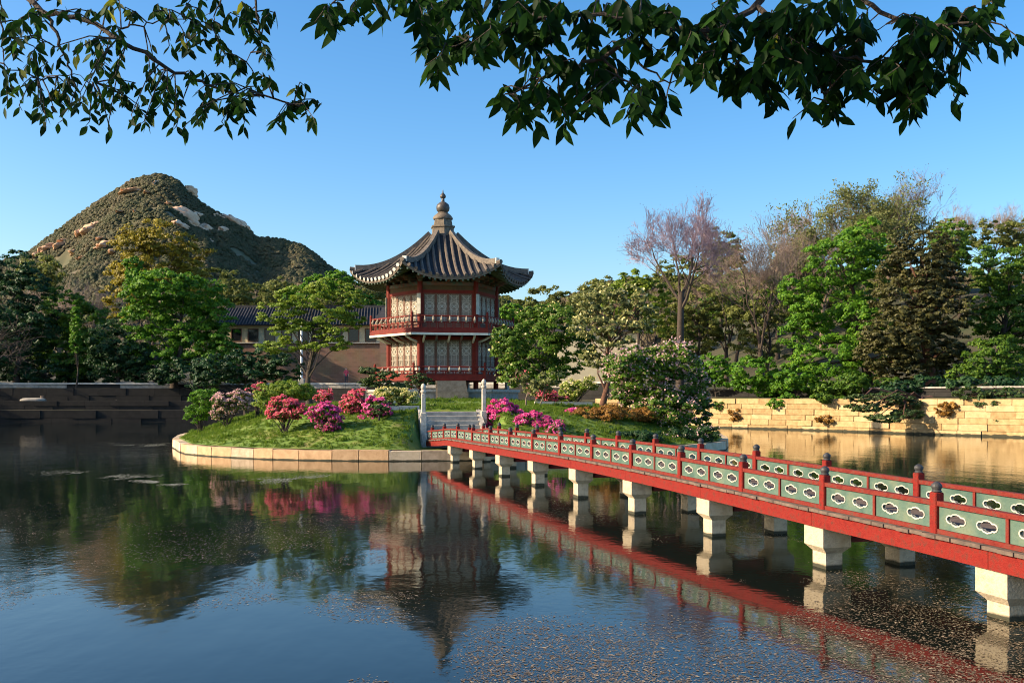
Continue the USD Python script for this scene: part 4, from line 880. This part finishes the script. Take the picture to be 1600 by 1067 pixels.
P2 = bare_tree('bare_tree', 'thin brown bare tree next to the vivid green tree', bx_(1240, 112), 18, 403, r0=.26, fork=.3, lev=6, bud='budbrown', nb=1, gn=2.7, wood='bark', spread=.5, n0=4, shrink=.71)
P3 = bare_tree('bare_tree', 'mauve brown bare tree on the skyline above the olive evergreen', bx_(1440, 124), 16, 404, r0=.26, fork=.3, lev=6, bark='twig', bud='budbrown', nb=1, gn=2.8, wood='bark', spread=.5, n0=4, shrink=.71)
def place(src, px, Yd, sc, rz, lab, grp='bare trees on the wooded slope'):
    x, y = bx_(px, Yd); copy_of(src, 'bare_tree', (x, y, gz(x, y)), rz, sc, lab, 'bare tree', grp)
for i, (src, px, Yd, sc, lab) in enumerate(((P2, 1135, 108, .85, 'small brown bare tree between the tall mauve tree and the brown fan shaped one'), (P1, 1270, 126, .95, 'brown bare tree behind the left shoulder of the vivid green tree'), (P3, 1490, 130, .72, 'mauve bare tree peeping over the right side of the olive evergreen'), (P2, 1545, 134, .66, 'thin bare tree on the skyline above the broad green tree'), (P3, 1590, 128, .66, 'bare tree on the skyline at the right edge of the picture'), (P1, 1020, 118, .75, 'low brown bare tree left of the tall mauve tree'), (P1, 1400, 132, .75, 'bare tree between the pale green tree and the olive evergreen'), (P3, 1215, 120, .95, 'mauve bare tree top just left of the pale green skyline tree'), (P1, 140, 142, .8, 'dark brown bare tree left of the olive yellow tree below the mountain'), (P2, 70, 136, .8, 'bare tree at the left below the mountain slope'))):
    place(src, px, Yd, sc, i * 1.3 + .4, lab)
bare_tree('bare_tree', 'dark bare branches reaching in at the left edge of the picture', (-37.8, 70), 13.5, 405, r0=.25, fork=.4, lev=5, bark='bark', spread=.8, n0=5, up=.05)
# left bank trees
tree('leafy_tree', 'dark green tree at the far left edge', 25, [(15, 420, 36, 32), (45, 450, 36, 34), (5, 480, 44, 44), (55, 510, 44, 44), (15, 550, 50, 44)], 116, 'dark', 501, r0=.35, dens=.9)
tree('leafy_tree', 'dark blue green tree behind the cypress on the left bank', 110, [(105, 480, 40, 28), (140, 510, 40, 36), (90, 530, 44, 40), (150, 560, 40, 34), (110, 565, 50, 34)], 118, 'green', 502, r0=.3, dens=.9)
tree('leafy_tree', 'golden olive tree crown rising above the bright green tree', 245, [(215, 385, 38, 30), (260, 378, 44, 30), (295, 400, 34, 30), (235, 420, 54, 34), (195, 425, 30, 30), (205, 470, 36, 36), (290, 440, 40, 30)], 130, 'olive', 503, r0=.4, dens=.75, nl=50)
tree('leafy_tree', 'broad bright green tree on the left bank with shaded lower branches', 272, [(225, 455, 30, 24), (265, 450, 44, 30), (300, 462, 42, 32), (225, 495, 40, 30), (285, 500, 56, 38), (330, 500, 38, 38), (240, 540, 46, 34), (310, 545, 56, 36), (345, 555, 32, 30)], 112, 'bright', 504, r0=.4, dens=.95)
tree('leafy_tree', 'bright green sprig topped tree at the left shoulder of the olive tree', 212, [(205, 412, 16, 12), (215, 432, 20, 14), (225, 450, 20, 12)], 116, 'bright', 505, r0=.12, dens=.8)
tree('cypress', 'narrow pointed green cypress on the left bank', 119, [(119, 535, 10, 18), (119, 515, 9, 18), (118, 495, 7, 16), (118, 478, 4, 12)], 111, 'bright', 506, cat='cypress', r0=.1, dens=1.1, ls=.22)
tree('leafy_tree', 'dark low tree filling between the cypress and the bright green tree', 185, [(175, 540, 36, 36), (205, 560, 40, 32), (165, 575, 36, 22), (220, 582, 34, 16)], 114, 'dark', 507, r0=.25, dens=.9)
tree('leafy_tree', 'dark low shrubby tree by the path at the far left', 50, [(30, 585, 40, 14), (80, 580, 40, 18), (120, 585, 30, 14)], 117, 'dark', 508, r0=.15, dens=.9)
tree('leafy_tree', 'dark low tree at the foot of the bright green tree by the path', 310, [(275, 580, 34, 18), (320, 580, 30, 18), (250, 588, 20, 12)], 110, 'dark', 509, r0=.15, dens=.9)
Q = tree('leafy_tree', 'mid green tree top behind the left tiled roof', 330, [(330, 440, 40, 24), (365, 455, 34, 20), (300, 440, 26, 18)], 150, 'drab', 510, r0=.25, dens=.7)
tree('leafy_tree', 'vivid green tree standing behind the building roof left of the pavilion', 500, [(500, 445, 34, 18), (530, 440, 26, 18), (475, 460, 26, 16), (560, 470, 26, 18), (590, 485, 18, 18)], 122, 'bright', 511, r0=.2, dens=.8)
for i, (px, Yd, sc, lab) in enumerate(((395, 165, .9, 'drab green tree below the right flank of the mountain above the roof'), (440, 175, 1.0, 'drab tree on the low hill directly above the tiled roof'), (560, 170, 1.0, 'drab tree on the low hill next to the pavilion roof tip'), (60, 150, 1.1, 'drab green tree under the left foot of the mountain'), (770, 160, .9, 'drab tree just behind the right eave of the pavilion'), (940, 165, 1.1, 'drab tree on the hill above the yellow tree'))):
    x, y = bx_(px, Yd); copy_of(Q, 'leafy_tree', (x, y, gz(x, y)), i * 1.7, sc, lab, 'tree', 'trees on the low hill behind the pond')
F1 = tree('leafy_tree', 'drab green tree on the wooded slope behind the tall bare tree', 1060, [(1060, 420, 36, 26), (1090, 440, 36, 26), (1035, 450, 34, 26), (1070, 470, 50, 26)], 130, 'drab', 530, r0=.25, dens=.6)
F2 = tree('leafy_tree', 'brown green budding tree on the wooded slope right of the bare trees', 1300, [(1290, 400, 40, 30), (1330, 420, 40, 30), (1260, 430, 36, 28), (1300, 450, 56, 30)], 134, 'drab', 531, r0=.25, dens=.6)
F3 = tree('leafy_tree', 'fresh green tree on the wooded slope behind the brown bare trees', 1150, [(1150, 450, 36, 28), (1185, 470, 36, 26), (1120, 480, 34, 26)], 122, 'green', 532, r0=.25, dens=.7)
for i, (src, px, Yd, sc, lab) in enumerate(((F1, 1000, 140, .8, 'drab tree far behind the yellow green tree on the slope'), (F1, 1130, 142, 1.0, 'drab tree at the top of the slope between bare trees'), (F2, 1210, 146, .8, 'brown green tree high on the slope above the bank shrubs'), (F3, 1240, 130, .8, 'fresh green tree low on the slope behind the vivid green tree'), (F2, 1400, 146, .65, 'brown green tree on the skyline behind the olive evergreen'), (F1, 1480, 142, .7, 'drab tree on the skyline right of the olive evergreen'), (F2, 1560, 150, .65, 'brown green tree on the skyline above the broad tree'), (F1, 1620, 140, .7, 'drab tree on the skyline at the right frame edge'), (F3, 1500, 112, .9, 'fresh green tree between olive evergreen and broad green tree'), (F3, 1080, 112, .7, 'low fresh green tree behind the bare trunk'))):
    x, y = bx_(px, Yd); copy_of(src, 'leafy_tree', (x, y, gz(x, y)), i * 2.1, sc, lab, 'tree', 'trees on the wooded right slope')
# trees on the left shore beyond the frame: the wood that shades the left bank
Wd = tree('leafy_tree', 'large shade tree on the left shore', (-66, 96), [(-280, 480, 90, 46), (-350, 510, 80, 46), (-220, 515, 70, 46), (-300, 545, 100, 40)], 96, 'dark', 520, r0=.45, dens=.6, base_z=2.5)
for i, (x, y, sc) in enumerate(((-64, 112, .8), (-74, 118, .9), (-70, 84, .8), (-74, 70, .8), (-60, 124, .8), (-80, 104, .9))):
    copy_of(Wd, 'leafy_tree', (x, y, gz(x, y)), i * 1.1, sc, 'large shade tree on the left shore', 'tree', 'shade trees along the left shore')
tagp(Wd.prim, group='shade trees along the left shore')

# ------------------------------------------------------------------ hall behind the island, pole, person, stump
HB = Thing('tiled_hall', 'long cream walled building with dark tiled roof on a brown brick base behind the island', 'building', (-22, 116, 4.2))
hx0, hx1, hy = -33.5, -15.0, 119.0
HB.part('base_wall', box(((hx0 + hx1) / 2, hy + 2, 6.4), (hx1 - hx0, 4, 5.0)), M['brickwall'])
HB.part('upper_wall', box(((hx0 + hx1) / 2, hy + 2.3, 9.9), (hx1 - hx0 - .2, 4, 2.2)), M['plaster'])
HB.part('ledge', box(((hx0 + hx1) / 2, hy + 1.9, 8.86), (hx1 - hx0 + .2, 4.2, .14)), M['granite'])
for i in range(9):
    xw = hx0 + 1.4 + i * 1.95
    w = HB.part('window', join([box((xw, hy + .27, 9.02 + .03), (1.25, .08, .1)), box((xw, hy + .27, 10.5), (1.25, .08, .1)), box((xw - .58, hy + .27, 9.77), (.1, .08, 1.34)), box((xw + .58, hy + .27, 9.77), (.1, .08, 1.34))]), M['doorframe'])
    HB.part('pane', box((xw, hy + .285, 9.775), (1.05, .04, 1.33)), M['glassdark'], w)
yr0, yr1 = hy - .9, hy + 5.4
rs = HB.part('roof', hexa([[hx0 - .8, yr0, 10.9], [hx1 + .8, yr0, 10.9], [hx1 + .8, yr1, 10.9], [hx0 - .8, yr1, 10.9], [hx0 - .2, hy + 2.0, 13.1], [hx1 + .2, hy + 2.0, 13.1], [hx1 + .2, hy + 2.6, 13.1], [hx0 - .2, hy + 2.6, 13.1]]), M['rooffar'])
for i in range(58):
    x = hx0 - .7 + i * (hx1 - hx0 + 1.4) / 57; xt = (hx0 + hx1) / 2 + (x - (hx0 + hx1) / 2) * .965
    HB.part('tile_row', tube([[x, yr0 - .05, 10.93], [xt, hy + 2.0, 13.13]], .085, 5), M['rooffar'], rs)
HB.part('ridge', box(((hx0 + hx1) / 2, hy + 2.3, 13.25), (hx1 - hx0 + .6, .5, .34)), M['rooffar'], rs)
GW = Thing('gate_pavilion', 'small cream walled gate building right beside the tiled hall behind the pavilion', 'building', (-11, 113, 4.2))
GW.part('base_wall', box((-12.4, 114.5, 6.35), (4.4, 3, 5.0)), M['brickwall']); GW.part('upper_wall', box((-12.4, 114.6, 9.9), (4.2, 3, 2.2)), M['plaster'])
GW.part('roof', hexa([[-15.2, 112.2, 10.95], [-9.6, 112.2, 10.95], [-9.6, 116.9, 10.95], [-15.2, 116.9, 10.95], [-14.4, 114.3, 12.6], [-10.4, 114.3, 12.6], [-10.4, 114.8, 12.6], [-14.4, 114.8, 12.6]]), M['rooffar'])
GW.part('doorway', box((-11.6, 112.98, 5.6), (1.3, .06, 2.8)), M['doorframe'])
RW = Thing('cream_wall', 'pale cream garden building wall glimpsed behind the magnolia on the right', 'wall', (9, 112, 3.6))
RW.part('wall', box((9.5, 112, 6.6), (9, .6, 6.2)), M['plaster']); RW.part('coping', hexa([[4.7, 111.4, 9.7], [14.3, 111.4, 9.7], [14.3, 112.6, 9.7], [4.7, 112.6, 9.7], [4.8, 111.9, 10.3], [14.2, 111.9, 10.3], [14.2, 112.1, 10.3], [4.8, 112.1, 10.3]]), M['rooffar'])
p = at(471, 592, 108); PL = Thing('white_pole', 'slender white pole in front of the brown wall beside the layered tree', 'pole', (p[0], p[1], 4.0))
PL.part('shaft', tube([[p[0], p[1], 3.9], [p[0], p[1], 10.6]], [.14, .10], 10), M['pole'], smooth=50); PL.part('base', cbox((p[0], p[1], 4.3), (.6, .6, .5), .04), M['granite']); PL.part('cap', lathe([(.12, 10.6), (.15, 10.66), (.06, 10.8)], 10, (p[0], p[1], 0)), M['pole'])
# person by the brown wall
def hull(a, b, ra, rb):
    pts = []
    for c, r_ in ((a, ra), (b, rb)): pts.append(np.array(trimesh.creation.icosphere(1, r_).vertices) + c)
    return trimesh.convex.convex_hull(np.vstack(pts))
p = at(541, 592, 114.5); gp = gz(p[0], p[1]); pos = np.array([p[0], p[1], gp])
PE = Thing('person', 'person in a red top and dark trousers standing by the brown wall', 'person', tuple(pos))
J = lambda x, y, z: np.array([x, y, z])
def blob(bones):
    import manifold3d as m3
    ms = [m3.Manifold(m3.Mesh(np.asarray(h.vertices, np.float32), np.asarray(h.faces, np.uint32))) for h in bones]
    u = m3.Manifold.batch_boolean(ms, m3.OpType.Add).to_mesh(); t = trimesh.Trimesh(u.vert_properties[:, :3], u.tri_verts); trimesh.smoothing.filter_taubin(t, iterations=6); return t.vertices + pos, t.faces
body = [hull(J(0, 0, .92), J(0, 0, 1.35), .13, .15), hull(J(-.14, 0, 1.36), J(.14, 0, 1.36), .07, .07), hull(J(0, 0, 1.38), J(0, 0, 1.5), .055, .05), hull(J(0, -.01, 1.56), J(0, 0, 1.63), .085, .095), hull(J(0, -.1, 1.585), J(0, -.09, 1.6), .014, .012)]
for s_ in (-1, 1):
    body += [hull(J(s_ * .085, 0, .9), J(s_ * .1, 0, .5), .085, .06), hull(J(s_ * .1, 0, .5), J(s_ * .11, .01, .09), .058, .04), hull(J(s_ * .11, .03, .04), J(s_ * .12, -.13, .035), .04, .032),
             hull(J(s_ * .19, 0, 1.36), J(s_ * .24, 0, 1.1), .05, .042), hull(J(s_ * .24, 0, 1.1), J(s_ * .23, -.06, .88), .04, .03), hull(J(s_ * .23, -.06, .87), J(s_ * .225, -.08, .79), .03, .022)]
bd = PE.part('body', blob(body), M['skin'], smooth=True)
PE.part('shirt', blob([hull(J(0, 0, .93), J(0, 0, 1.36), .15, .165), hull(J(-.15, 0, 1.37), J(.15, 0, 1.37), .08, .08)] + [hull(J(s_ * .19, 0, 1.36), J(s_ * .235, 0, 1.14), .062, .056) for s_ in (-1, 1)]), M['shirt'], bd, smooth=True)
PE.part('trousers', blob([hull(J(-.05, 0, .94), J(.05, 0, .94), .12, .12)] + [h for s_ in (-1, 1) for h in (hull(J(s_ * .085, 0, .9), J(s_ * .1, 0, .5), .098, .074), hull(J(s_ * .1, 0, .5), J(s_ * .11, .01, .1), .072, .058))]), M['trouser'], bd, smooth=True)
PE.part('hair', blob([hull(J(0, .02, 1.63), J(0, .03, 1.66), .1, .1), hull(J(0, .05, 1.56), J(0, .05, 1.62), .075, .085)]), M['hair'], bd, smooth=True)
p = at(64, 635, 108.5)
SP = Thing('weathered_stump', 'small pale forked stump catching the sun on the shaded left bank', 'stump', (p[0], p[1], 1.2))
SP.part('trunk', tube([[p[0], p[1], 1.1], [p[0] + .05, p[1], 1.9], [p[0] + .15, p[1], 2.7]], [.22, .17, .2], 8), M['barkpale']); SP.part('fork', tube([[p[0] + .02, p[1], 1.8], [p[0] - .25, p[1], 2.3], [p[0] - .3, p[1], 2.5]], [.12, .1, .06], 7), M['barkpale'])
for i, (px, py, w, h, lab) in enumerate(((52, 637, 40, 5, 'flat pale slab on the lowest ledge beside the forked stump'), (140, 626, 60, 4, 'long flat rock on the middle of the shaded left bank'), (180, 622, 24, 5, 'small pale rock at the end of the long flat rock'), (200, 592, 8, 6, 'small white boulder on the path at the left bank'))):
    p = at(px, py, 110.5 if i else 108.2); zz = gz(p[0], p[1]); v = np.array(trimesh.creation.icosphere(2).vertices); v = np.sign(v) * np.abs(v) ** .7 * (1 + .35 * (meshkit.fbm(v * 2 + i, 3, i) - .5)[:, None])
    solo('bank_rock', (v * [w * .034, .5, h * .05] + [p[0], p[1], zz + .1], trimesh.creation.icosphere(2).faces), M['granitegrey'], lab, 'rock', smooth=40)

# ------------------------------------------------------------------ floating debris on the pond
R = np.random.default_rng(77)
n = 260000
yy = 9 * (48 / 9.0) ** R.uniform(0, 1, n) ** 1.15; xx = R.uniform(-.52, .52, n) * yy
dn = meshkit.fbm(np.stack([xx / 2.6, yy / 3.4, xx * 0], -1), 4, 6); pxl = 800 + 1600 * xx / yy; pyl = 620 + 4160 / yy
wgt = sstep(dn, .46, .60) * sstep(meshkit.fbm(np.stack([xx / .9, yy / 1.1, xx * 0], -1), 3, 9), .3, .6) * (.32 + .68 * sstep(pxl, 150, 800)) * sstep(pyl, 722, 860) + .35 * sstep(pxl, 640, 760) * sstep(pyl, 735, 790) * sstep(dn, .40, .6)
keep = (R.uniform(size=n) < wgt * 1.6) & (island_d(xx, yy) < -.2)
xx, yy = xx[keep][:60000], yy[keep][:60000]
sp = []
for k in range(4):
    r = np.random.default_rng(k); m = 6; t = np.linspace(0, 2 * PI, m, endpoint=False); v = np.stack([np.cos(t) * .5, np.sin(t) * .3, .05 * r.normal(size=m) + .06], 1) * r.uniform(.8, 1.2, (m, 1)); sp.append((v, np.array([[0, i, i + 1] for i in range(1, m - 1)]), M['speck'], np.full(m, [.15, .4, .7, .95][k])))
s = R.uniform(.010, .030, len(xx)) * (1 + .8 * (R.uniform(size=len(xx)) < .08))
instancer('/World/floating_debris', sp, np.stack([xx, yy, np.full(len(xx), .003)], 1), np.stack([s, s, s * .4], 1), R.choice(4, len(xx), p=[.35, .35, .2, .1]), label='small petals and leaf scraps floating on the dark water', cat='floating debris')
for i, (px, py, w, dpt, lab) in enumerate(((160, 742, 95, 5, 'pale streak of fine algae on the dark water left of the island'), (255, 752, 60, 4, 'second thin pale streak of algae nearer the viewer'), (235, 693, 70, 2.5, 'thin pale algae in a streak by the left tip of the island'), (460, 748, 90, 6, 'faint algae in a film on the water in front of the island edge'))):
    m = 2200; qx, qy = R.normal(0, .5, m), R.normal(0, .42, m); sy = py + qy * dpt + 3 * np.sin(qx * 2.2 + i); yd = 4160 / (sy - 620); xd = (px + qx * w - 800) / 1600 * yd
    k = meshkit.fbm(np.stack([xd / .8, yd / 1.2, xd * 0], -1), 3, 8) > .46; k &= island_d(xd, yd) < -.3; xd, yd = xd[k], yd[k]; s = R.uniform(.03, .075, len(xd))
    instancer('/World/' + numbered('/World', 'pale_flecks'), [(sp[0][0], sp[0][1], M['flecks'], None)], np.stack([xd, yd, np.full(len(xd), .003)], 1), np.stack([s, s, s * .25], 1), np.zeros(len(xd)), label=lab, cat='flecks')

# ------------------------------------------------------------------ overhanging trees of the near bank
def leaf_shape(L, W, rng):
    t = np.array([0, .18, .42, .68, .88, 1.0]); w = np.array([.03, .62, 1.0, .72, .3, .0]) * W / 2
    bend = rng.uniform(-.10, .16); zc = bend * t ** 2 * L; fold = rng.uniform(.10, .3)
    v, f = [], []
    for i in range(6): v += [[-w[i], t[i] * L, zc[i] + w[i] * fold], [0, t[i] * L, zc[i]], [w[i], t[i] * L, zc[i] + w[i] * fold]]
    for i in range(5):
        a = i * 3; f += [[a, a + 1, a + 4], [a, a + 4, a + 3], [a + 1, a + 2, a + 5], [a + 1, a + 5, a + 4]]
    return np.array(v), np.array(f)
def overhang(label, root, trunk_top, branches, clusters, Lf, seed, crown, depth):
    rng = np.random.default_rng(seed); gzr = gz(root[0], root[1]); T_ = Thing('overhanging_tree', label, 'tree', (root[0], root[1], gzr))
    bp = T_.part('trunk', tube([[root[0], root[1], gzr - .2], [(root[0] + trunk_top[0]) / 2, (root[1] + trunk_top[1]) / 2, (gzr + trunk_top[2]) / 2], trunk_top], [.24, .18, .12], 10), M['bark'], smooth=50)
    nodes = []
    for pts, r0 in branches:
        P_ = np.array([at(px, py, depth + dz) for px, py, dz in pts]); P_ = np.vstack([P_ + 0])
        tt = np.linspace(0, 1, len(P_)); t2 = np.linspace(0, 1, len(P_) * 4); Q_ = np.stack([np.interp(t2, tt, P_[:, k]) for k in range(3)], 1) + rng.normal(0, .006, (len(t2), 3))
        rd = r0 * (1 - .75 * t2); 
        T_.part('branch', tube(Q_, rd, 6), M['bark'], bp, smooth=50)
        if pts[0][1] < 0: T_.part('limb', tube([np.array(trunk_top), (np.array(trunk_top) + Q_[0]) / 2 + [0, 0, .25], Q_[0]], [.07, .04, r0], 6), M['bark'], bp, smooth=50)
        nodes.append(Q_)
    nodes = np.vstack(nodes); S, LV = [], []
    clusters = [(px, py, int(n * 1.45) + 1) for px, py, n in clusters] + [(px + rng.normal(0, 17), py + rng.normal(-6, 11), n) for px, py, n in clusters]
    for px, py, n, *dz in clusters:
        c = at(px, py, depth + (dz[0] if dz else rng.uniform(-.35, .35)))
        j = np.argmin(np.linalg.norm(nodes - c, axis=1) + (nodes[:, 2] < c[2] - .05) * .1); a = nodes[j]
        mid = (a + c) / 2 + [0, 0, .10 * np.linalg.norm(c - a)]
        e = c + np.array([rng.uniform(-.5, .5), rng.uniform(-.3, .3), -.35]) * Lf * n * .2
        S += [[*a, *mid, .004, .003], [*mid, *c, .003, .0024], [*c, *e, .0024, .0012]]
        for k in range(n):
            t = (k + .3) / n; p = mid + (c - mid) * min(1, t * 1.6) if t < .6 else c + (e - c) * (t - .6) / .4
            sd = -1 if k % 2 else 1
            d = unit(np.array([sd * rng.uniform(.1, 1.0), rng.normal(0, .45), -rng.uniform(.6, 1.2)])); L = Lf * rng.uniform(.72, 1.12)
            x = unit(np.cross(d, unit(np.array([rng.normal(0, .9), -1, rng.normal(0, .6)])))); z = np.cross(x, d)
            v, f = leaf_shape(L, L * rng.uniform(.32, .44), rng); LV.append((p[2], v[:, :1] * x + v[:, 1:2] * d + v[:, 2:] * z + p + rng.normal(0, .008, 3), f, rng.uniform() < (.10 if depth > 4.6 else .04)))
    T_.part('twigs', segs_mesh(S, 4), M['bark'], bp, kind='stuff')
    order = rng.permutation(len(LV)); big = order[:300]; rest = order[300:]
    for i in big: T_.part('leaf', (LV[i][1], LV[i][2]), M['boughlit' if LV[i][3] else 'bough'], smooth=True, tint=np.full(18, rng.uniform(.1, .9)))
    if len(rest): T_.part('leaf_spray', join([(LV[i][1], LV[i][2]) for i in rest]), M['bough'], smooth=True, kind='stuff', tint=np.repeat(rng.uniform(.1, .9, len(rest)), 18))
    n = crown[3]; cc, rr = np.array(crown[0]), np.array(crown[1]); C = cc + unit(rng.normal(size=(n, 3))) * (rng.uniform(.2, 1, n) ** .5)[:, None] * rr  # unseen leaf mass, placed toward the sun to shade the hanging boughs
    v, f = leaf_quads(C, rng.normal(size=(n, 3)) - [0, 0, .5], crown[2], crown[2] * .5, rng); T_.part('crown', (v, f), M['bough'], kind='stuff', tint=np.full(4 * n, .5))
    return len(LV)
Lc = [(20, 75, 7), (12, 45, 6), (50, 92, 7), (75, 98, 7), (38, 130, 5), (60, 165, 5), (85, 150, 7), (72, 188, 4), (130, 150, 5), (140, 190, 4), (152, 160, 6), (180, 118, 7), (192, 150, 6), (205, 180, 5), (212, 130, 6), (232, 185, 5), (250, 165, 7), (262, 140, 6), (275, 170, 6), (312, 180, 6), (330, 155, 7), (322, 62, 6), (300, 45, 8), (290, 70, 5), (345, 78, 6), (370, 98, 6), (415, 80, 6), (420, 22, 5), (385, 28, 7), (270, 22, 5), (240, 18, 5), (212, 18, 4), (290, 8, 6), (420, 118, 5), (438, 180, 5), (458, 160, 6), (490, 155, 4), (490, 185, 4), (382, 190, 5), (352, 168, 6), (372, 160, 6), (355, 130, 5), (150, 20, 4), (170, 10, 5), (85, 15, 4), (45, 20, 5), (60, 35, 4), (5, 110, 6), (105, 128, 5), (120, 160, 4), (10, 140, 4), (95, 70, 4), (140, 65, 4), (190, 62, 5), (150, 90, 5), (140, 75, 4), (330, 30, 6), (360, 20, 6), (345, 115, 5), (300, 118, 4), (395, 50, 5), (5, 20, 6), (405, 135, 4), (235, 115, 5), (170, 190, 4), (290, 195, 4), (30, 165, 3)]
Lb = [([(20, -60, .3), (40, -8, .1), (72, 24, 0), (130, 32, 0), (190, 64, -.1), (245, 98, 0), (300, 124, .1), (360, 145, .1), (410, 152, 0), (470, 168, 0)], .016), ([(72, 24, 0), (95, 70, 0), (110, 110, .1), (120, 135, .1)], .010), ([(10, 62, 0), (55, 60, 0), (105, 78, 0)], .005), ([(190, 44, .1), (230, 38, .1), (275, 30, .1), (330, 22, 0)], .005), ([(330, -50, .2), (345, -5, 0), (330, 40, 0)], .008), ([(390, -50, .1), (400, 10, 0), (410, 60, 0), (385, 95, 0)], .008), ([(60, 125, 0), (90, 118, .1), (120, 118, .1), (150, 130, .1)], .004), ([(0, -60, 0), (-5, 0, 0), (5, 60, 0), (5, 110, 0)], .008)]
overhang('tree whose thin drooping leafy boughs hang across the upper left sky', (-3.4, .9, 0), [-2.9, 2.6, 6.4], Lb, Lc, .070, 601, ((-6.6, 4.6, 7.0), (2.6, 2.8, 1.9), .12, 2600), 5.0)
Rc = [(505, 18, 5), (515, 35, 4), (560, 0, 5), (588, 8, 5), (620, -4, 5), (655, 8, 6), (690, 85, 5), (686, 105, 4), (700, 20, 7), (740, 28, 8), (722, 58, 7), (760, 72, 7), (800, 40, 9), (840, 55, 8), (830, 95, 8), (795, 60, 7), (880, 85, 8), (920, 55, 8), (780, 155, 7), (805, 165, 5), (822, 180, 5), (885, 180, 6), (860, 150, 6), (895, 120, 8), (940, 140, 8), (1000, 155, 6), (960, 95, 9), (1000, 55, 8), (970, 30, 8), (905, 20, 8), (860, 15, 8), (780, 10, 8), (820, 5, 8), (1040, 160, 5), (1020, 130, 7), (930, 110, 7), (980, 175, 4), (910, 155, 6)] + \
     [(1050, 20, 9), (1080, 50, 9), (1110, 20, 10), (1130, 60, 9), (1100, 100, 8), (1140, 125, 6), (1180, 115, 7), (1200, 130, 6), (1220, 85, 9), (1250, 40, 9), (1280, 70, 10), (1300, 105, 10), (1300, 168, 6), (1260, 130, 8), (1290, 165, 4), (1350, 40, 6), (1330, 85, 9), (1380, 90, 9), (1400, 140, 9), (1430, 150, 8), (1450, 140, 8), (1475, 110, 7), (1440, 30, 8), (1490, 50, 9), (1525, 45, 7), (1550, 60, 5), (1480, 20, 9), (1340, 118, 8), (1200, 25, 9), (1180, 60, 8), (1160, 30, 9), (1420, 65, 8), (1410, 110, 8), (1490, 150, 4), (1510, 20, 7), (1550, 2, 5), (1320, 20, 6), (1250, 95, 8), (1460, 75, 8), (1360, 140, 7), (1230, 10, 8), (1140, 0, 9), (1060, 90, 6), (1210, 145, 4)]
Rx = np.random.default_rng(12)
Rc = Rc + [(Rx.uniform(650, 1520), Rx.uniform(-10, 62), 8) for _ in range(20)] + [(Rx.uniform(1060, 1480), Rx.uniform(40, 120), 8) for _ in range(8)]
Rb = [([(1250, -70, .2), (1180, 10, .1), (1100, 50, 0), (1020, 40, 0), (940, 90, .1), (880, 110, .1), (800, 145, 0)], .018), ([(1020, 40, 0), (930, 20, 0), (840, 30, 0), (760, 45, 0), (700, 75, 0)], .010), ([(1180, 10, .1), (1240, 60, 0), (1300, 85, 0), (1370, 100, 0), (1440, 120, 0)], .014), ([(1240, -60, .1), (1330, -10, 0), (1400, 30, 0), (1470, 40, 0), (1540, 35, 0)], .014), ([(1300, 85, 0), (1350, 60, 0), (1400, 30, 0)], .005), ([(1100, 50, 0), (1130, 90, 0), (1180, 100, 0)], .008), ([(1000, 100, 0), (1045, 130, 0), (1085, 110, 0)], .005), ([(800, -60, .2), (700, -20, .1), (620, -15, 0), (540, -5, 0), (510, 15, 0)], .010), ([(940, 90, .1), (980, 130, 0), (1010, 145, 0)], .007), ([(1300, 85, 0), (1295, 130, 0), (1290, 155, 0)], .008)]
overhang('tree whose dense dark leafy boughs fill the upper right sky', (3.2, .2, 0), [1.9, 2.2, 6.3], Rb, Rc, .096, 602, ((-.6, 3.2, 7.7), (3.4, 2.4, 1.5), .12, 10000), 4.3)
for i, (lab, lb, Yd, mt) in enumerate((('dark green hedge clump on the bank path between the two pine trunks', [(1420, 606, 30, 12), (1450, 600, 26, 14), (1400, 612, 22, 9)], 79, 'dark'), ('dark green undergrowth at the right edge above the low pine', [(1520, 602, 36, 14), (1560, 604, 36, 14), (1600, 606, 34, 14)], 76, 'dark'), ('mid green undergrowth behind the leaning pine', [(1300, 606, 30, 11), (1340, 608, 28, 10)], 84, 'green'))): bankshrub(lab, lb, Yd, mt, 340 + i, 1.1)


for i, (lab, lb, Yd, mt) in enumerate((('small green bush rooted in the top of the bank wall near the blossom tree', [(1128, 632, 12, 8)], 86, 'green'), ('trailing green plant over the bank wall below the bright bushes', [(1215, 630, 14, 9), (1230, 622, 14, 7)], 81.9, 'bright'), ('dry brown weeds at the foot of the bank wall', [(1290, 655, 16, 6)], 78.1, 'ochre'), ('green weeds spilling over the bank wall left of the leaning pine', [(1305, 626, 20, 8), (1282, 620, 18, 6)], 78.0, 'green'), ('pale dry bush on the bank wall right of the leaning pine', [(1475, 640, 14, 10), (1490, 632, 12, 8)], 69.3, 'ochre'))): bankshrub(lab, lb, Yd, mt, 350 + i, 1.1, True)
